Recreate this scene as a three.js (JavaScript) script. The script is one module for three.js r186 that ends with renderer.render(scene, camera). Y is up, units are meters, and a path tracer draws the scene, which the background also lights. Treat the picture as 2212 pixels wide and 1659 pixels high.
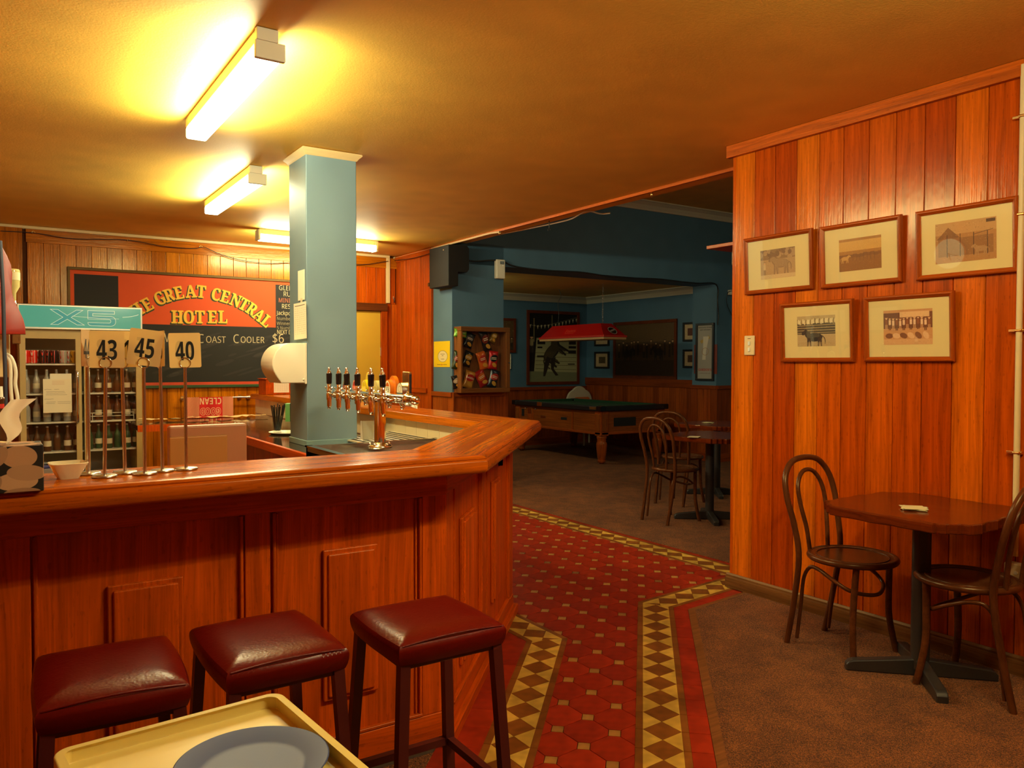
import * as THREE from 'three';
import { RoundedBoxGeometry } from 'three/addons/geometries/RoundedBoxGeometry.js';
import { mergeGeometries, mergeVertices, toCreasedNormals } from 'three/addons/utils/BufferGeometryUtils.js';
import { RectAreaLightUniformsLib } from 'three/addons/lights/RectAreaLightUniformsLib.js';

// ------------------------------------------------------------------ camera, light, exposure
RectAreaLightUniformsLib.init();
const scene = new THREE.Scene();
scene.background = new THREE.Color(0x000000);
const EYE = 1.36, FOCAL = 1700, YAW = 33.25 * Math.PI / 180, PITCH = -1.5 * Math.PI / 180, ROLL = 0.1 * Math.PI / 180;
const camera = new THREE.PerspectiveCamera(2 * Math.atan(829.5 / FOCAL) * 180 / Math.PI, 2212 / 1659, 0.05, 60);
camera.position.set(0, EYE, 0);
camera.rotation.order = 'YXZ';
camera.rotation.set(PITCH, -YAW, ROLL);
const renderer = new THREE.WebGLRenderer({ antialias: true });
renderer.toneMapping = THREE.LinearToneMapping;
renderer.toneMappingExposure = 1.12;
renderer.shadowMap.enabled = true;
const LAMP = { color: new THREE.Color().setRGB(1.0, 0.96, 0.58), radiance: 36, glow: 8 };
const FRONT_LAMP_SCALE = 1.35, SIDE = 3.4, UNSEEN_POOL_LAMP_SCALE = 0.9, UNSEEN_ALCOVE_LAMP_SCALE = 0.65;

// pixel of the photograph -> a point on a known plane
camera.updateMatrixWorld();
const dirOf = (px, py) => new THREE.Vector3(px - 1106, 829.5 - py, -FOCAL).applyQuaternion(camera.quaternion);
const onY = (px, py, h) => { const d = dirOf(px, py); return d.multiplyScalar((h - EYE) / d.y).add(camera.position); };
const onX = (px, py, x) => { const d = dirOf(px, py); return d.multiplyScalar(x / d.x).add(camera.position); };
const onZ = (px, py, z) => { const d = dirOf(px, py); return d.multiplyScalar(z / d.z).add(camera.position); };

// ------------------------------------------------------------------ helpers
let seed = 20117;
const rnd = () => { seed = (seed * 1664525 + 1013904223) >>> 0; return seed / 4294967296; };
const rr = (a, b) => a + (b - a) * rnd();
const V = (x, y, z) => new THREE.Vector3(x, y, z);
const used = new Map();
function numbered(n) { const k = used.get(n) || 0; used.set(n, k + 1); return k ? n + '_' + String(k).padStart(3, '0') : n; }
function shade(o) { o.traverse((m) => { if (m.isMesh) { m.castShadow = true; m.receiveShadow = true; } }); return o; }
function thing(name, label, category, pos = [0, 0, 0], turn = 0, group) {
  const o = new THREE.Group(); o.name = numbered(name); o.position.set(...pos); o.rotation.y = turn; scene.add(o);
  o.userData = { label, category }; if (group) o.userData.group = group; return o;
}
function struct(name, label) { const o = new THREE.Group(); o.name = name; o.userData = { kind: 'structure', label, category: 'structure' }; scene.add(o); return o; }
function part(name, geo, mat, parent, pos, rot) {
  const m = new THREE.Mesh(geo, mat); m.name = name; m.castShadow = m.receiveShadow = true;
  if (pos) m.position.set(...pos); if (rot) m.rotation.set(...rot); parent.add(m); return m;
}
function single(name, label, category, geo, mat, pos, rot, group) {
  const m = new THREE.Mesh(geo, mat); m.name = numbered(name); m.castShadow = m.receiveShadow = true;
  if (pos) m.position.set(...pos); if (rot) m.rotation.set(...rot); scene.add(m);
  m.userData = { label, category }; if (group) m.userData.group = group; return m;
}
function dup(o, pos, turn, label) { const c = o.clone(); c.name = numbered(o.name.replace(/_\d{3}$/, '')); c.userData = { ...o.userData }; if (label) c.userData.label = label; if (pos) c.position.set(...pos); if (turn !== undefined) c.rotation.y = turn; scene.add(c); return c; }
const box = (w, h, d) => new THREE.BoxGeometry(w, h, d);
const rbox = (w, h, d, r = 0.004, s = 2) => new RoundedBoxGeometry(w, h, d, s, Math.min(r, w / 2.01, h / 2.01, d / 2.01));
// box from corner to corner
function bb(x0, x1, y0, y1, z0, z1, r = 0) { const w = Math.abs(x1 - x0), h = Math.abs(y1 - y0), d = Math.abs(z1 - z0); const g = r ? rbox(w, h, d, r, 1) : box(w, h, d); g.translate((x0 + x1) / 2, (y0 + y1) / 2, (z0 + z1) / 2); return g; }
const cyl = (r0, r1, h, n = 24, open = false) => new THREE.CylinderGeometry(r0, r1, h, n, 1, open);
const lathe = (pts, n = 28) => new THREE.LatheGeometry(pts.map((p) => new THREE.Vector2(p[0], p[1])), n);
const tube = (pts, r, n = 40, k = 8, closed = false) => new THREE.TubeGeometry(new THREE.CatmullRomCurve3(pts.map((p) => V(...p)), closed, 'centripetal'), n, r, k, closed);
const rod = (a, b, r, k = 8) => { const A = V(...a), B = V(...b), d = B.clone().sub(A), g = cyl(r, r, d.length(), k); g.applyQuaternion(new THREE.Quaternion().setFromUnitVectors(V(0, 1, 0), d.clone().normalize())); const c = A.add(B).multiplyScalar(0.5); g.translate(c.x, c.y, c.z); return g; };
const bar = (a, b, w, h) => { const A = V(...a), B = V(...b), d = B.clone().sub(A), g = box(w, d.length(), h); g.applyQuaternion(new THREE.Quaternion().setFromUnitVectors(V(0, 1, 0), d.clone().normalize())); const c = A.add(B).multiplyScalar(0.5); g.translate(c.x, c.y, c.z); return g; };
const merge = (gs) => mergeGeometries(gs.map((g) => { const n = g.index ? g.toNonIndexed() : g.clone(); for (const k of Object.keys(n.attributes)) if (!['position', 'normal', 'uv'].includes(k)) n.deleteAttribute(k); return n; }));
// prism over a floor polygon [[x,z],...]
function prism(poly, y0, y1) {
  const area = poly.reduce((s, p, i) => { const q = poly[(i + 1) % poly.length]; return s + p[0] * q[1] - q[0] * p[1]; }, 0);
  const pts = area > 0 ? [...poly].reverse() : poly, n = pts.length, pos = [], q = (a, b, c) => pos.push(...a, ...b, ...c);
  const tri = THREE.ShapeUtils.triangulateShape(pts.map((p) => new THREE.Vector2(p[0], -p[1])), []);
  for (const [a, b, c] of tri) { const T = (i, y) => [pts[i][0], y, pts[i][1]]; q(T(a, y1), T(b, y1), T(c, y1)); q(T(a, y0), T(c, y0), T(b, y0)); }
  for (let i = 0; i < n; i++) { const a = pts[i], b = pts[(i + 1) % n]; q([a[0], y0, a[1]], [b[0], y0, b[1]], [b[0], y1, b[1]]); q([a[0], y0, a[1]], [b[0], y1, b[1]], [a[0], y1, a[1]]); }
  const g = new THREE.BufferGeometry(); g.setAttribute('position', new THREE.Float32BufferAttribute(pos, 3)); g.computeVertexNormals(); uvm(g); return g;
}
// uv in metres: v runs along the grain axis
function uvm(g, grain = 'y', su = 1, sv = 1, ou = 0, ov = 0) {
  if (g.index) { const n = g.toNonIndexed(); g.index = null; for (const k of Object.keys(n.attributes)) g.setAttribute(k, n.attributes[k]); }
  if (!g.attributes.normal) g.computeVertexNormals();
  const p = g.attributes.position, nn = g.attributes.normal, uv = new Float32Array(p.count * 2), ax = { x: 0, y: 1, z: 2 }[grain];
  for (let i = 0; i < p.count; i += 3) {
    const a = [0, 1, 2].map((k) => Math.abs(nn.getComponent(i, k) + nn.getComponent(i + 1, k) + nn.getComponent(i + 2, k)));
    const m = a.indexOf(Math.max(...a)); const others = [0, 1, 2].filter((k) => k !== m); let kv = ax === m ? others[1] : ax; const ku = others.find((k) => k !== kv);
    for (let j = i; j < i + 3; j++) { uv[2 * j] = p.getComponent(j, ku) / su + ou; uv[2 * j + 1] = p.getComponent(j, kv) / sv + ov; }
  }
  g.setAttribute('uv', new THREE.BufferAttribute(uv, 2)); return g;
}
const wuv = (g, grain = 'y') => uvm(g, grain, 0.42, 1.7, rnd(), rnd());

// value noise
const hsh = (x, y, s) => { let h = Math.imul(x | 0, 374761393) ^ Math.imul(y | 0, 668265263) ^ Math.imul(s | 0, 2147483647 - 58); h = Math.imul(h ^ (h >>> 13), 1274126177); return ((h ^ (h >>> 16)) >>> 0) / 4294967296; };
function vn(x, y, s, px = 0, py = 0) {
  const xi = Math.floor(x), yi = Math.floor(y), fx = x - xi, fy = y - yi, u = fx * fx * (3 - 2 * fx), v = fy * fy * (3 - 2 * fy), w = (a, p) => (p ? ((a % p) + p) % p : a);
  const a = hsh(w(xi, px), w(yi, py), s), b = hsh(w(xi + 1, px), w(yi, py), s), c = hsh(w(xi, px), w(yi + 1, py), s), d = hsh(w(xi + 1, px), w(yi + 1, py), s);
  return a + (b - a) * u + (c - a) * v + (a - b - c + d) * u * v;
}
function dataTex(w, h, fn, srgb = true) {
  const d = new Uint8Array(w * h * 4);
  for (let y = 0; y < h; y++) for (let x = 0; x < w; x++) { const c = fn(x / w, y / h, x, y), i = 4 * (y * w + x); d[i] = c[0]; d[i + 1] = c[1]; d[i + 2] = c[2]; d[i + 3] = 255; }
  const t = new THREE.DataTexture(d, w, h); t.wrapS = t.wrapT = THREE.RepeatWrapping; t.magFilter = THREE.LinearFilter; t.minFilter = THREE.LinearMipmapLinearFilter; t.generateMipmaps = true; if (srgb) t.colorSpace = THREE.SRGBColorSpace; t.needsUpdate = true; return t;
}
const g3 = (v) => { v = Math.max(0, Math.min(255, v)); return [v, v, v]; };
function canvasTex(w, h, draw) { const c = document.createElement('canvas'); c.width = w; c.height = h; const x = c.getContext('2d'); draw(x, w, h); const t = new THREE.CanvasTexture(c); t.colorSpace = THREE.SRGBColorSpace; t.anisotropy = 8; return t; }

// ------------------------------------------------------------------ materials
const grainMap = dataTex(256, 1024, (u, v) => {
  const wob = (vn(u * 6, v * 5, 3, 6, 5) - 0.5) * 0.05; const uu = u + wob;
  const broad = vn(uu * 9, v * 2, 5, 9, 2), mid = vn(uu * 34, v * 5, 7, 34, 5), fine = vn(uu * 110, v * 14, 9, 110, 14), pore = vn(u * 128, v * 60, 11, 128, 60);
  const k = 0.80 + 0.16 * (broad - 0.5) + 0.15 * (mid - 0.5) + 0.14 * (fine - 0.5) - (pore > 0.86 ? 0.08 : 0);
  return [255 * Math.min(1, k + 0.05), 255 * Math.min(1, k), 255 * Math.min(1, k * 0.97)];
});
const grainBump = dataTex(256, 512, (u, v) => g3(128 + 90 * (vn(u * 110, v * 12, 9, 110, 12) - 0.5) + 70 * (vn(u * 30, v * 60, 13, 30, 60) - 0.5)), false);
const wood = (r, g, b, rough = 0.34, o = {}) => { const m = new THREE.MeshPhysicalMaterial({ map: grainMap, ...(o.bump === 0 ? {} : { bumpMap: grainBump, bumpScale: o.bump ?? 0.0006 }), roughness: rough, specularIntensity: o.spec ?? 0.6, ior: o.ior ?? 1.5 }); m.specularColor.setRGB(1, 0.82, 0.5); m.color.setRGB(r, g, b); return m; };
const lin = (r, g, b, rough = 0.6, o = {}) => { const { type, ...rest } = o; const M = type === 'phys' ? THREE.MeshPhysicalMaterial : THREE.MeshStandardMaterial; const m = new M({ roughness: rough, ...rest }); m.color.setRGB(r, g, b); return m; };

const mPlank = [[0.74, 0.150, 0.003], [0.66, 0.115, 0.002], [0.48, 0.064, 0.001], [0.78, 0.180, 0.005], [0.56, 0.085, 0.001], [0.70, 0.135, 0.003]].map((c) => wood(...c, 0.19, { spec: 0.65 }));
const mTrimWood = wood(0.64, 0.13, 0.004, 0.35);
const mBackPlank = [[0.64, 0.20, 0.004], [0.58, 0.17, 0.003], [0.68, 0.23, 0.006], [0.50, 0.14, 0.002]].map((c) => wood(...c, 0.2, { spec: 0.9 }));
const mSideWood = [[0.58, 0.095, 0.002], [0.50, 0.075, 0.001], [0.62, 0.115, 0.003]].map((c) => wood(...c, 0.32));
const mBar = wood(0.70, 0.105, 0.002, 0.36);
const mTop = [[0.68, 0.175, 0.003], [0.62, 0.145, 0.002], [0.72, 0.20, 0.004], [0.58, 0.13, 0.002]].map((c) => wood(...c, 0.2, { bump: 0, spec: 0.5, ior: 1.28 }));
const mNose = wood(0.60, 0.12, 0.003, 0.26);
const mBase = wood(0.20, 0.085, 0.022, 0.4);
const mDarkWood = wood(0.13, 0.035, 0.008, 0.3), mChair = wood(0.12, 0.036, 0.010, 0.28, { bump: 0.0002 }), mSeat = wood(0.15, 0.055, 0.016, 0.24, { bump: 0.0002 });
const mTable = wood(0.17, 0.028, 0.004, 0.16, { bump: 0.0003 }), mTableEdge = wood(0.17, 0.028, 0.004, 0.35);
const mDado = [[0.40, 0.085, 0.01], [0.34, 0.07, 0.009], [0.44, 0.10, 0.012]].map((c) => wood(...c, 0.35));
const mPool = wood(0.36, 0.10, 0.016, 0.3), mPoolLeg = wood(0.45, 0.10, 0.014, 0.22, { bump: 0.0002 });
const ceilBump = dataTex(256, 256, (u, v) => g3(128 + 60 * (vn(u * 64, v * 64, 21, 64, 64) - 0.5) + 60 * (vn(u * 128, v * 128, 22, 128, 128) - 0.5)), false); ceilBump.repeat.set(2, 2);
const stain = dataTex(512, 512, (u, v) => { const k = 1 - 0.07 * vn(u * 5, v * 5, 31, 5, 5) - 0.05 * vn(u * 23, v * 23, 32, 23, 23); return [255 * k, 253 * k, 248 * k]; });
const stainBig = stain.clone(); stainBig.repeat.set(0.3, 0.3); stainBig.needsUpdate = true;
const mCeil = new THREE.MeshStandardMaterial({ map: stainBig, bumpMap: ceilBump, bumpScale: 0.0008, roughness: 0.62 }); mCeil.color.setRGB(0.92, 0.555, 0.085);
const mBlue = new THREE.MeshStandardMaterial({ map: stainBig, bumpMap: ceilBump, bumpScale: 0.0004, roughness: 0.62 }); mBlue.color.setRGB(0.085, 0.20, 0.33);
const mPillar = new THREE.MeshStandardMaterial({ map: stainBig, bumpMap: ceilBump, bumpScale: 0.0003, roughness: 0.45 }); mPillar.color.setRGB(0.185, 0.30, 0.38);
const mCream = lin(0.68, 0.50, 0.24, 0.5), mWhite = lin(0.74, 0.70, 0.55, 0.4), mWhitePlastic = lin(0.80, 0.74, 0.58, 0.32), mMetalWhite = lin(0.66, 0.62, 0.5, 0.45);
const mBlack = lin(0.012, 0.011, 0.012, 0.35), mBlackGloss = lin(0.008, 0.007, 0.008, 0.12), mBlackMatte = lin(0.006, 0.005, 0.005, 0.8);
const mChrome = lin(0.82, 0.80, 0.76, 0.10, { metalness: 1 }), mSteel = lin(0.62, 0.58, 0.52, 0.24, { metalness: 1 }), mBrass = lin(0.80, 0.55, 0.2, 0.25, { metalness: 1 }), mAlu = lin(0.60, 0.57, 0.50, 0.38, { metalness: 0.85 });
const mIron = lin(0.035, 0.03, 0.028, 0.38, { metalness: 0.3 });
const glassPane = new THREE.MeshPhysicalMaterial({ transmission: 1, thickness: 0, roughness: 0.01, ior: 1.5 });
const glassSolid = new THREE.MeshPhysicalMaterial({ transmission: 1, thickness: 0, roughness: 0.02, ior: 1.35 }); glassSolid.color.setRGB(0.93, 0.95, 0.92);
const carpetMap = dataTex(1024, 1024, (u, v, x, y) => {
  const a = hsh(x >> 1, y >> 1, 41), b = vn(u * 256, v * 256, 42, 256, 256), c = vn(u * 9, v * 9, 43, 9, 9); const k = 0.62 + 0.55 * (b - 0.5) + 0.5 * (a - 0.5) + 0.16 * (c - 0.5);
  return [Math.min(255, 235 * k + (a > 0.93 ? 30 : 0)), 222 * k, 205 * k + (a < 0.06 ? 22 : 0)].map((q) => Math.max(0, Math.min(255, q)));
});
const carpetBump = dataTex(512, 512, (u, v, x, y) => g3(255 * (0.5 * hsh(x >> 1, y >> 1, 44) + 0.5 * vn(u * 128, v * 128, 45, 128, 128))), false);
const mCarpet = new THREE.MeshStandardMaterial({ map: carpetMap, bumpMap: carpetBump, bumpScale: 0.004, roughness: 0.97 }); mCarpet.color.setRGB(0.44, 0.155, 0.030);
const tileMottle = dataTex(256, 256, (u, v) => { const k = 0.86 + 0.2 * (vn(u * 8, v * 8, 51, 8, 8) - 0.5) + 0.16 * (vn(u * 40, v * 40, 52, 40, 40) - 0.5); return [255 * Math.min(1, k), 250 * Math.min(1, k), 245 * Math.min(1, k)]; });
const tileMat = (r, g, b, rough) => { const m = new THREE.MeshStandardMaterial({ map: tileMottle, roughness: rough }); m.color.setRGB(r, g, b); return m; };
const mRedTile = [tileMat(0.42, 0.030, 0.008, 0.33), tileMat(0.38, 0.026, 0.008, 0.36), tileMat(0.46, 0.034, 0.009, 0.33)];
const mDot = [tileMat(0.52, 0.24, 0.055, 0.5), tileMat(0.42, 0.19, 0.045, 0.5), tileMat(0.30, 0.12, 0.03, 0.5)];
const mCreamTile = [tileMat(0.80, 0.50, 0.085, 0.42), tileMat(0.74, 0.45, 0.072, 0.42)], mBrownTile = [tileMat(0.30, 0.095, 0.012, 0.45), tileMat(0.26, 0.08, 0.010, 0.45)], mGrout = lin(0.05, 0.022, 0.012, 0.9);
const leatherBump = dataTex(256, 256, (u, v) => g3(128 + 80 * (vn(u * 60, v * 60, 61, 60, 60) - 0.5) + 50 * (vn(u * 22, v * 22, 62, 22, 22) - 0.5)), false);
const mLeather = new THREE.MeshPhysicalMaterial({ specularIntensity: 0.45, bumpMap: leatherBump, bumpScale: 0.0006, roughness: 0.29 }); mLeather.color.setRGB(0.12, 0.004, 0.0015);
const mStoolLeg = lin(0.075, 0.010, 0.009, 0.35);

// ------------------------------------------------------------------ setting: floors
const CE = 2.67, LX = -0.6, BZ = -8.9, RX = 3.72, OX = 4.14, FZ = 2.6, DX = 9.5, AZ = -10.75, AX = 8.6, DCE = 3.42, ACE = 2.5;
const floor = struct('floor', 'floor slab under the carpet and the tiles');
part('slab', uvm(bb(LX - 0.2, DX + 0.2, -0.2, -0.012, AZ - 0.2, FZ + 0.2)), mGrout, floor);
// key lines of the tiled walk (metres on the floor)
const dg = V(0.678, 0, -0.735).normalize(), nd = V(-dg.z, 0, dg.x);          // along the diagonal edges / to their right-hand (room) side
const E1 = [3.05, -3.335], E2 = [3.935, -3.43], L1 = [2.351, -3.078];       // inner corners of the borders
const back = (p, t) => [p[0] - dg.x * t, p[1] - dg.z * t];
const E0 = back(E1, 3.2), L0 = back(L1, 2.6);
const E3 = [3.935, -8.0], L2 = [2.351, -8.0];
function clip(poly, px, pz, nx, nz) { const out = []; for (let i = 0; i < poly.length; i++) { const a = poly[i], b = poly[(i + 1) % poly.length], da = (a[0] - px) * nx + (a[1] - pz) * nz, db = (b[0] - px) * nx + (b[1] - pz) * nz; if (da >= 0) out.push(a); if ((da >= 0) !== (db >= 0)) { const t = da / (da - db); out.push([a[0] + (b[0] - a[0]) * t, a[1] + (b[1] - a[1]) * t]); } } return out; }
const tiled = struct('floor_tiles', 'red octagon tiled walk with cream and brown diamond borders between bar and carpet');
function shrink(poly, e) { const c = poly.reduce((s, p) => [s[0] + p[0] / poly.length, s[1] + p[1] / poly.length], [0, 0]); return poly.map((p) => { const d = Math.hypot(p[0] - c[0], p[1] - c[1]) || 1; return [p[0] - (p[0] - c[0]) / d * e, p[1] - (p[1] - c[1]) / d * e]; }); }
// octagon field
const fieldPoly = [E0, E1, E2, E3, L2, L1, L0];
const inside = (x, z, poly) => { let c = false; for (let i = 0, j = poly.length - 1; i < poly.length; j = i++) { const [xi, zi] = poly[i], [xj, zj] = poly[j]; if ((zi > z) !== (zj > z) && x < ((xj - xi) * (z - zi)) / (zj - zi) + xi) c = !c; } return c; };
const U = [0.1565, -0.0152], W = [0, -0.1565], O0 = [1.735, -2.019], C = 0.21;
const lat = (i, j) => [O0[0] + U[0] * i + W[0] * j, O0[1] + U[1] * i + W[1] * j];
{
  const oct = [[C, 0], [1 - C, 0], [1, C], [1, 1 - C], [1 - C, 1], [C, 1], [0, 1 - C], [0, C]], dot = [[C, 0], [0, C], [-C, 0], [0, -C]];
  const octShape = oct.map(([a, b]) => [(a - .5) * U[0] + (b - .5) * W[0], (a - .5) * U[1] + (b - .5) * W[1]]), dotShape = dot.map(([a, b]) => [a * U[0] + b * W[0], a * U[1] + b * W[1]]);
  const gO = prism(shrink(octShape, 0.0016), -0.012, -0.003), gD = prism(shrink(dotShape, 0.0016), -0.012, -0.003), gDl = prism(shrink(dotShape, 0.006), -0.012, -0.0024);
  const near = (x, z) => { for (let k = 0; k < 8; k++) if (inside(x + 0.075 * Math.cos(k * Math.PI / 4), z + 0.075 * Math.sin(k * Math.PI / 4), fieldPoly)) return true; return inside(x, z, fieldPoly); };
  const farO = [], farD = []; let nO = 0, nD = 0;
  const cand = [];
  for (let i = -4; i < 20; i++) for (let j = -8; j < 36; j++) cand.push([i, j, Math.hypot(...lat(i, j))]);
  cand.sort((a, b) => a[2] - b[2]);
  for (const [i, j] of cand) {
    const c = lat(i + 0.5, j + 0.5), d = lat(i, j);
    if (near(c[0], c[1]) && c[1] > -7.2) { if (nO++ < 240) part('octagon_tile', gO, mRedTile[Math.floor(rnd() * 3)], tiled, [c[0], 0, c[1]]); else farO.push(gO.clone().translate(c[0], 0, c[1])); }
    if (inside(d[0], d[1], fieldPoly) && d[1] > -7.2) { const t = rnd(); if (nD++ < 240) part('dot_tile', gD, mDot[t < 0.6 ? 0 : t < 0.9 ? 1 : 2], tiled, [d[0], 0, d[1]]); else farD.push(gD.clone().translate(d[0], 0, d[1])); }
  }
  if (farO.length) part('octagon_tile', merge(farO), mRedTile[0], tiled).userData.kind = 'stuff';
  if (farD.length) part('dot_tile', merge(farD), mDot[1], tiled).userData.kind = 'stuff';
}
// a border strip from a to b, built to the side s (+1 right of travel, -1 left); ends cut by the given half planes
const borderMeshes = [];
function strip(a, b, side, cuts, redW, edgeW) {
  const d = [b[0] - a[0], b[1] - a[1]], len = Math.hypot(...d); d[0] /= len; d[1] /= len; const n = [-d[1] * side, d[0] * side];
  const at = (s, t) => [a[0] + d[0] * s + n[0] * t, a[1] + d[1] * s + n[1] * t], bw = 0.027, w = 0.142, P = 0.147;
  const put = (name, poly, mat, y = 0) => { let p = poly; for (const c of cuts) p = clip(p, ...c); if (p.length < 3) return; p = shrink(p, 0.0011); const ar = Math.abs(p.reduce((s, q, i) => { const r = p[(i + 1) % p.length]; return s + q[0] * r[1] - r[0] * q[1]; }, 0)) / 2; if (ar < 4e-5) return; part(name, prism(p, -0.012, y), mat, tiled); };
  const quad = (s0, s1, t0, t1) => [at(s0, t0), at(s1, t0), at(s1, t1), at(s0, t1)], N = Math.ceil(len / P) + 3;
  for (let k = -3; k < N; k++) {
    const s = k * P, m = rnd() < 0.5 ? 0 : 1;
    put('cream_triangle_tile', [at(s, bw), at(s + P, bw), at(s + P / 2, bw + w / 2)], mCreamTile[m]);
    put('cream_triangle_tile', [at(s, bw + w), at(s + P, bw + w), at(s + P / 2, bw + w / 2)], mCreamTile[1 - m]);
    put('brown_diamond_tile', [at(s, bw), at(s + P / 2, bw + w / 2), at(s, bw + w), at(s - P / 2, bw + w / 2)], mBrownTile[m]);
    put('brown_border_tile', quad(s, s + P, 0, bw), mBrownTile[1 - m]);
    put('brown_border_tile', quad(s, s + P, bw + w, bw * 2 + w), mBrownTile[m]);
    if (redW) put('red_border_tile', quad(s, s + P, bw * 2 + w, bw * 2 + w + redW), mRedTile[m], -0.001);
  }
  if (edgeW) { let p = quad(-0.5, len + 0.5, bw * 2 + w + redW, bw * 2 + w + redW + edgeW); for (const c of cuts) p = clip(p, ...c); if (p.length > 2) part('edge_strip', wuv(prism(p, -0.012, 0.004), 'x'), mEdge, tiled); }
}
const mEdge = wood(0.26, 0.10, 0.03, 0.6);
const bis = (u, v) => { const x = u[0] + v[0], z = u[1] + v[1], l = Math.hypot(x, z); return [x / l, z / l]; };
{
  const dd = [dg.x, dg.z], hx = (() => { const x = E2[0] - E1[0], z = E2[1] - E1[1], l = Math.hypot(x, z); return [x / l, z / l]; })();
  const b1 = bis(dd, hx), b2 = bis(hx, [0, 1]), bl = bis(dd, [0, -1]);
  const far = V(0, 0, 0);
  strip(E0, E1, 1, [[E1[0], E1[1], -b1[0], -b1[1]]], 0.078, 0.045);
  strip(E1, E2, 1, [[E1[0], E1[1], b1[0], b1[1]], [RX - 0.005, 0, -1, 0]], 0.078, 0.045);
  strip(E1, E2, 1, [[RX - 0.005, 0, 1, 0], [E2[0] + 0.17, 0, -1, 0], [0, -3.25, 0, -1]], 0, 0);
  strip([E2[0], -8.0], [E2[0], E2[1]], -1, [[0, E2[1], 0, -1]], 0.05, 0);
  strip(L0, L1, -1, [[L1[0], L1[1], -bl[0], -bl[1]]], 0, 0);
  strip(L1, L2, -1, [[L1[0], L1[1], bl[0], bl[1]], [0, -7.9, 0, 1]], 0, 0);
  // red margin against the bar plinth
  const o = 0.196, q0 = [2.155, -3.154];
  for (let k = 0; k < 16; k++) { const t = k * 0.155, a = [q0[0] - dg.x * t, q0[1] - dg.z * t], e = 0.154, w = 0.16; part('red_border_tile', prism([a, [a[0] - dg.x * e, a[1] - dg.z * e], [a[0] - dg.x * e - nd.x * w, a[1] - dg.z * e - nd.z * w], [a[0] - nd.x * w, a[1] - nd.z * w]], -0.012, -0.0015), mRedTile[k % 3], tiled); }
  part('red_border_tile', prism([q0, [q0[0], -3.5], [q0[0] - nd.x * 0.16, q0[1] - nd.z * 0.16]], -0.012, -0.0017), mRedTile[0], tiled);
}
// carpets
const carpetFront = struct('floor_carpet', 'brown flecked carpet in the front room');
{
  const o = 0.027 * 2 + 0.142 + 0.078 + 0.045, a = [E1[0] + nd.x * o, E1[1] + nd.z * o], c = onY(1372 + 0, 1310, 0);
  const corner = [E1[0] + 0.155, E1[1] + 0.293];
  const far0 = [corner[0] - dg.x * 4.2, corner[1] - dg.z * 4.2];
  part('carpet', uvm(prism([corner, [RX + 0.02, corner[1] - 0.065], [RX + 0.02, FZ], [far0[0], FZ], far0], -0.012, 0.005), 'z', 0.7, 0.7), mCarpet, carpetFront);
  const lc = [[LX, -2.43], [1.27, -2.43], [0.47, -1.56], [-0.45, -0.56], [LX, 1.2]];
  part('carpet', uvm(prism(lc, -0.012, -0.004), 'z', 0.7, 0.7), mCarpet, carpetFront);
}
const carpetBack = struct('floor_carpet_pool_room', 'brown flecked carpet in the pool room');
part('carpet', uvm(bb(OX + 0.035, DX, -0.012, 0.003, AZ, FZ), 'z', 0.7, 0.7), mCarpet, carpetBack);
const barFloor = struct('floor_bar', 'dark floor behind the bar');
part('lino', uvm(prism([[LX, -2.45], [1.3, -2.45], [2.3, -3.6], [2.3, BZ], [LX, BZ]], -0.012, -0.002)), lin(0.10, 0.06, 0.035, 0.6), barFloor);
part('lino', uvm(bb(2.4, OX + 0.03, -0.012, -0.0035, BZ, -7.15)), lin(0.10, 0.06, 0.035, 0.6), barFloor);

// ------------------------------------------------------------------ setting: ceilings
const ceil = struct('ceiling', 'tan painted ceiling of the bar');
part('ceiling_board', uvm(bb(LX - 0.15, OX, CE, CE + 0.15, BZ - 0.15, FZ + 0.15)), mCeil, ceil);
const ceil2 = struct('ceiling_pool_room', 'higher tan ceiling of the pool room');
part('ceiling_board', uvm(bb(OX, DX + 0.1, DCE, DCE + 0.12, -7.95, FZ + 0.15)), mCeil, ceil2);
const ceil3 = struct('ceiling_alcove', 'tan painted ceiling above the pool table');
part('ceiling_board', uvm(bb(OX + 0.1, AX + 0.2, ACE, ACE + 0.12, AZ - 0.1, -7.9)), mCeil, ceil3);
const beam = struct('trim_1', 'bulkhead beam along the open side of the bar');
part('beam', uvm(bb(OX, OX + 0.18, CE, DCE, -7.9, FZ)), mCeil, beam);
part('edge_trim', wuv(bb(OX - 0.012, OX + 0.012, CE - 0.022, CE + 0.012, -7.92, -3.2, 0.004), 'z'), mTrimWood, beam);
// cove cornices
function cove(name, label, a, b, y, n, s, mat) { const t = struct(name, label); const pr = [[0, 0], [0, -s], [0.15 * s, -s], [0.22 * s, -0.8 * s], [0.42 * s, -0.45 * s], [0.8 * s, -0.2 * s], [s, -0.13 * s], [s, 0]]; const len = Math.hypot(b[0] - a[0], b[1] - a[1]); const g = new THREE.ExtrudeGeometry(new THREE.Shape(pr.map((p) => new THREE.Vector2(...p))), { depth: len, bevelEnabled: false }); const zx = V((b[0] - a[0]) / len, 0, (b[1] - a[1]) / len), xx = V(n[0], 0, n[1]); const m = new THREE.Matrix4().makeBasis(xx, V(0, 1, 0), zx); if (m.determinant() < 0) { const ix = g.attributes.position; for (let i = 0; i < ix.count; i++) ix.setZ(i, len - ix.getZ(i)); const mm = new THREE.Matrix4().makeBasis(xx, V(0, 1, 0), zx.clone().negate()); g.applyMatrix4(mm); g.translate(b[0], y, b[1]); for (let i = 0; i < 0; i++); } else { g.applyMatrix4(m); g.translate(a[0], y, a[1]); } g.computeVertexNormals(); part('cove', g, mat, t); return t; }
const mCove = lin(0.62, 0.56, 0.42, 0.6);
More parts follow.
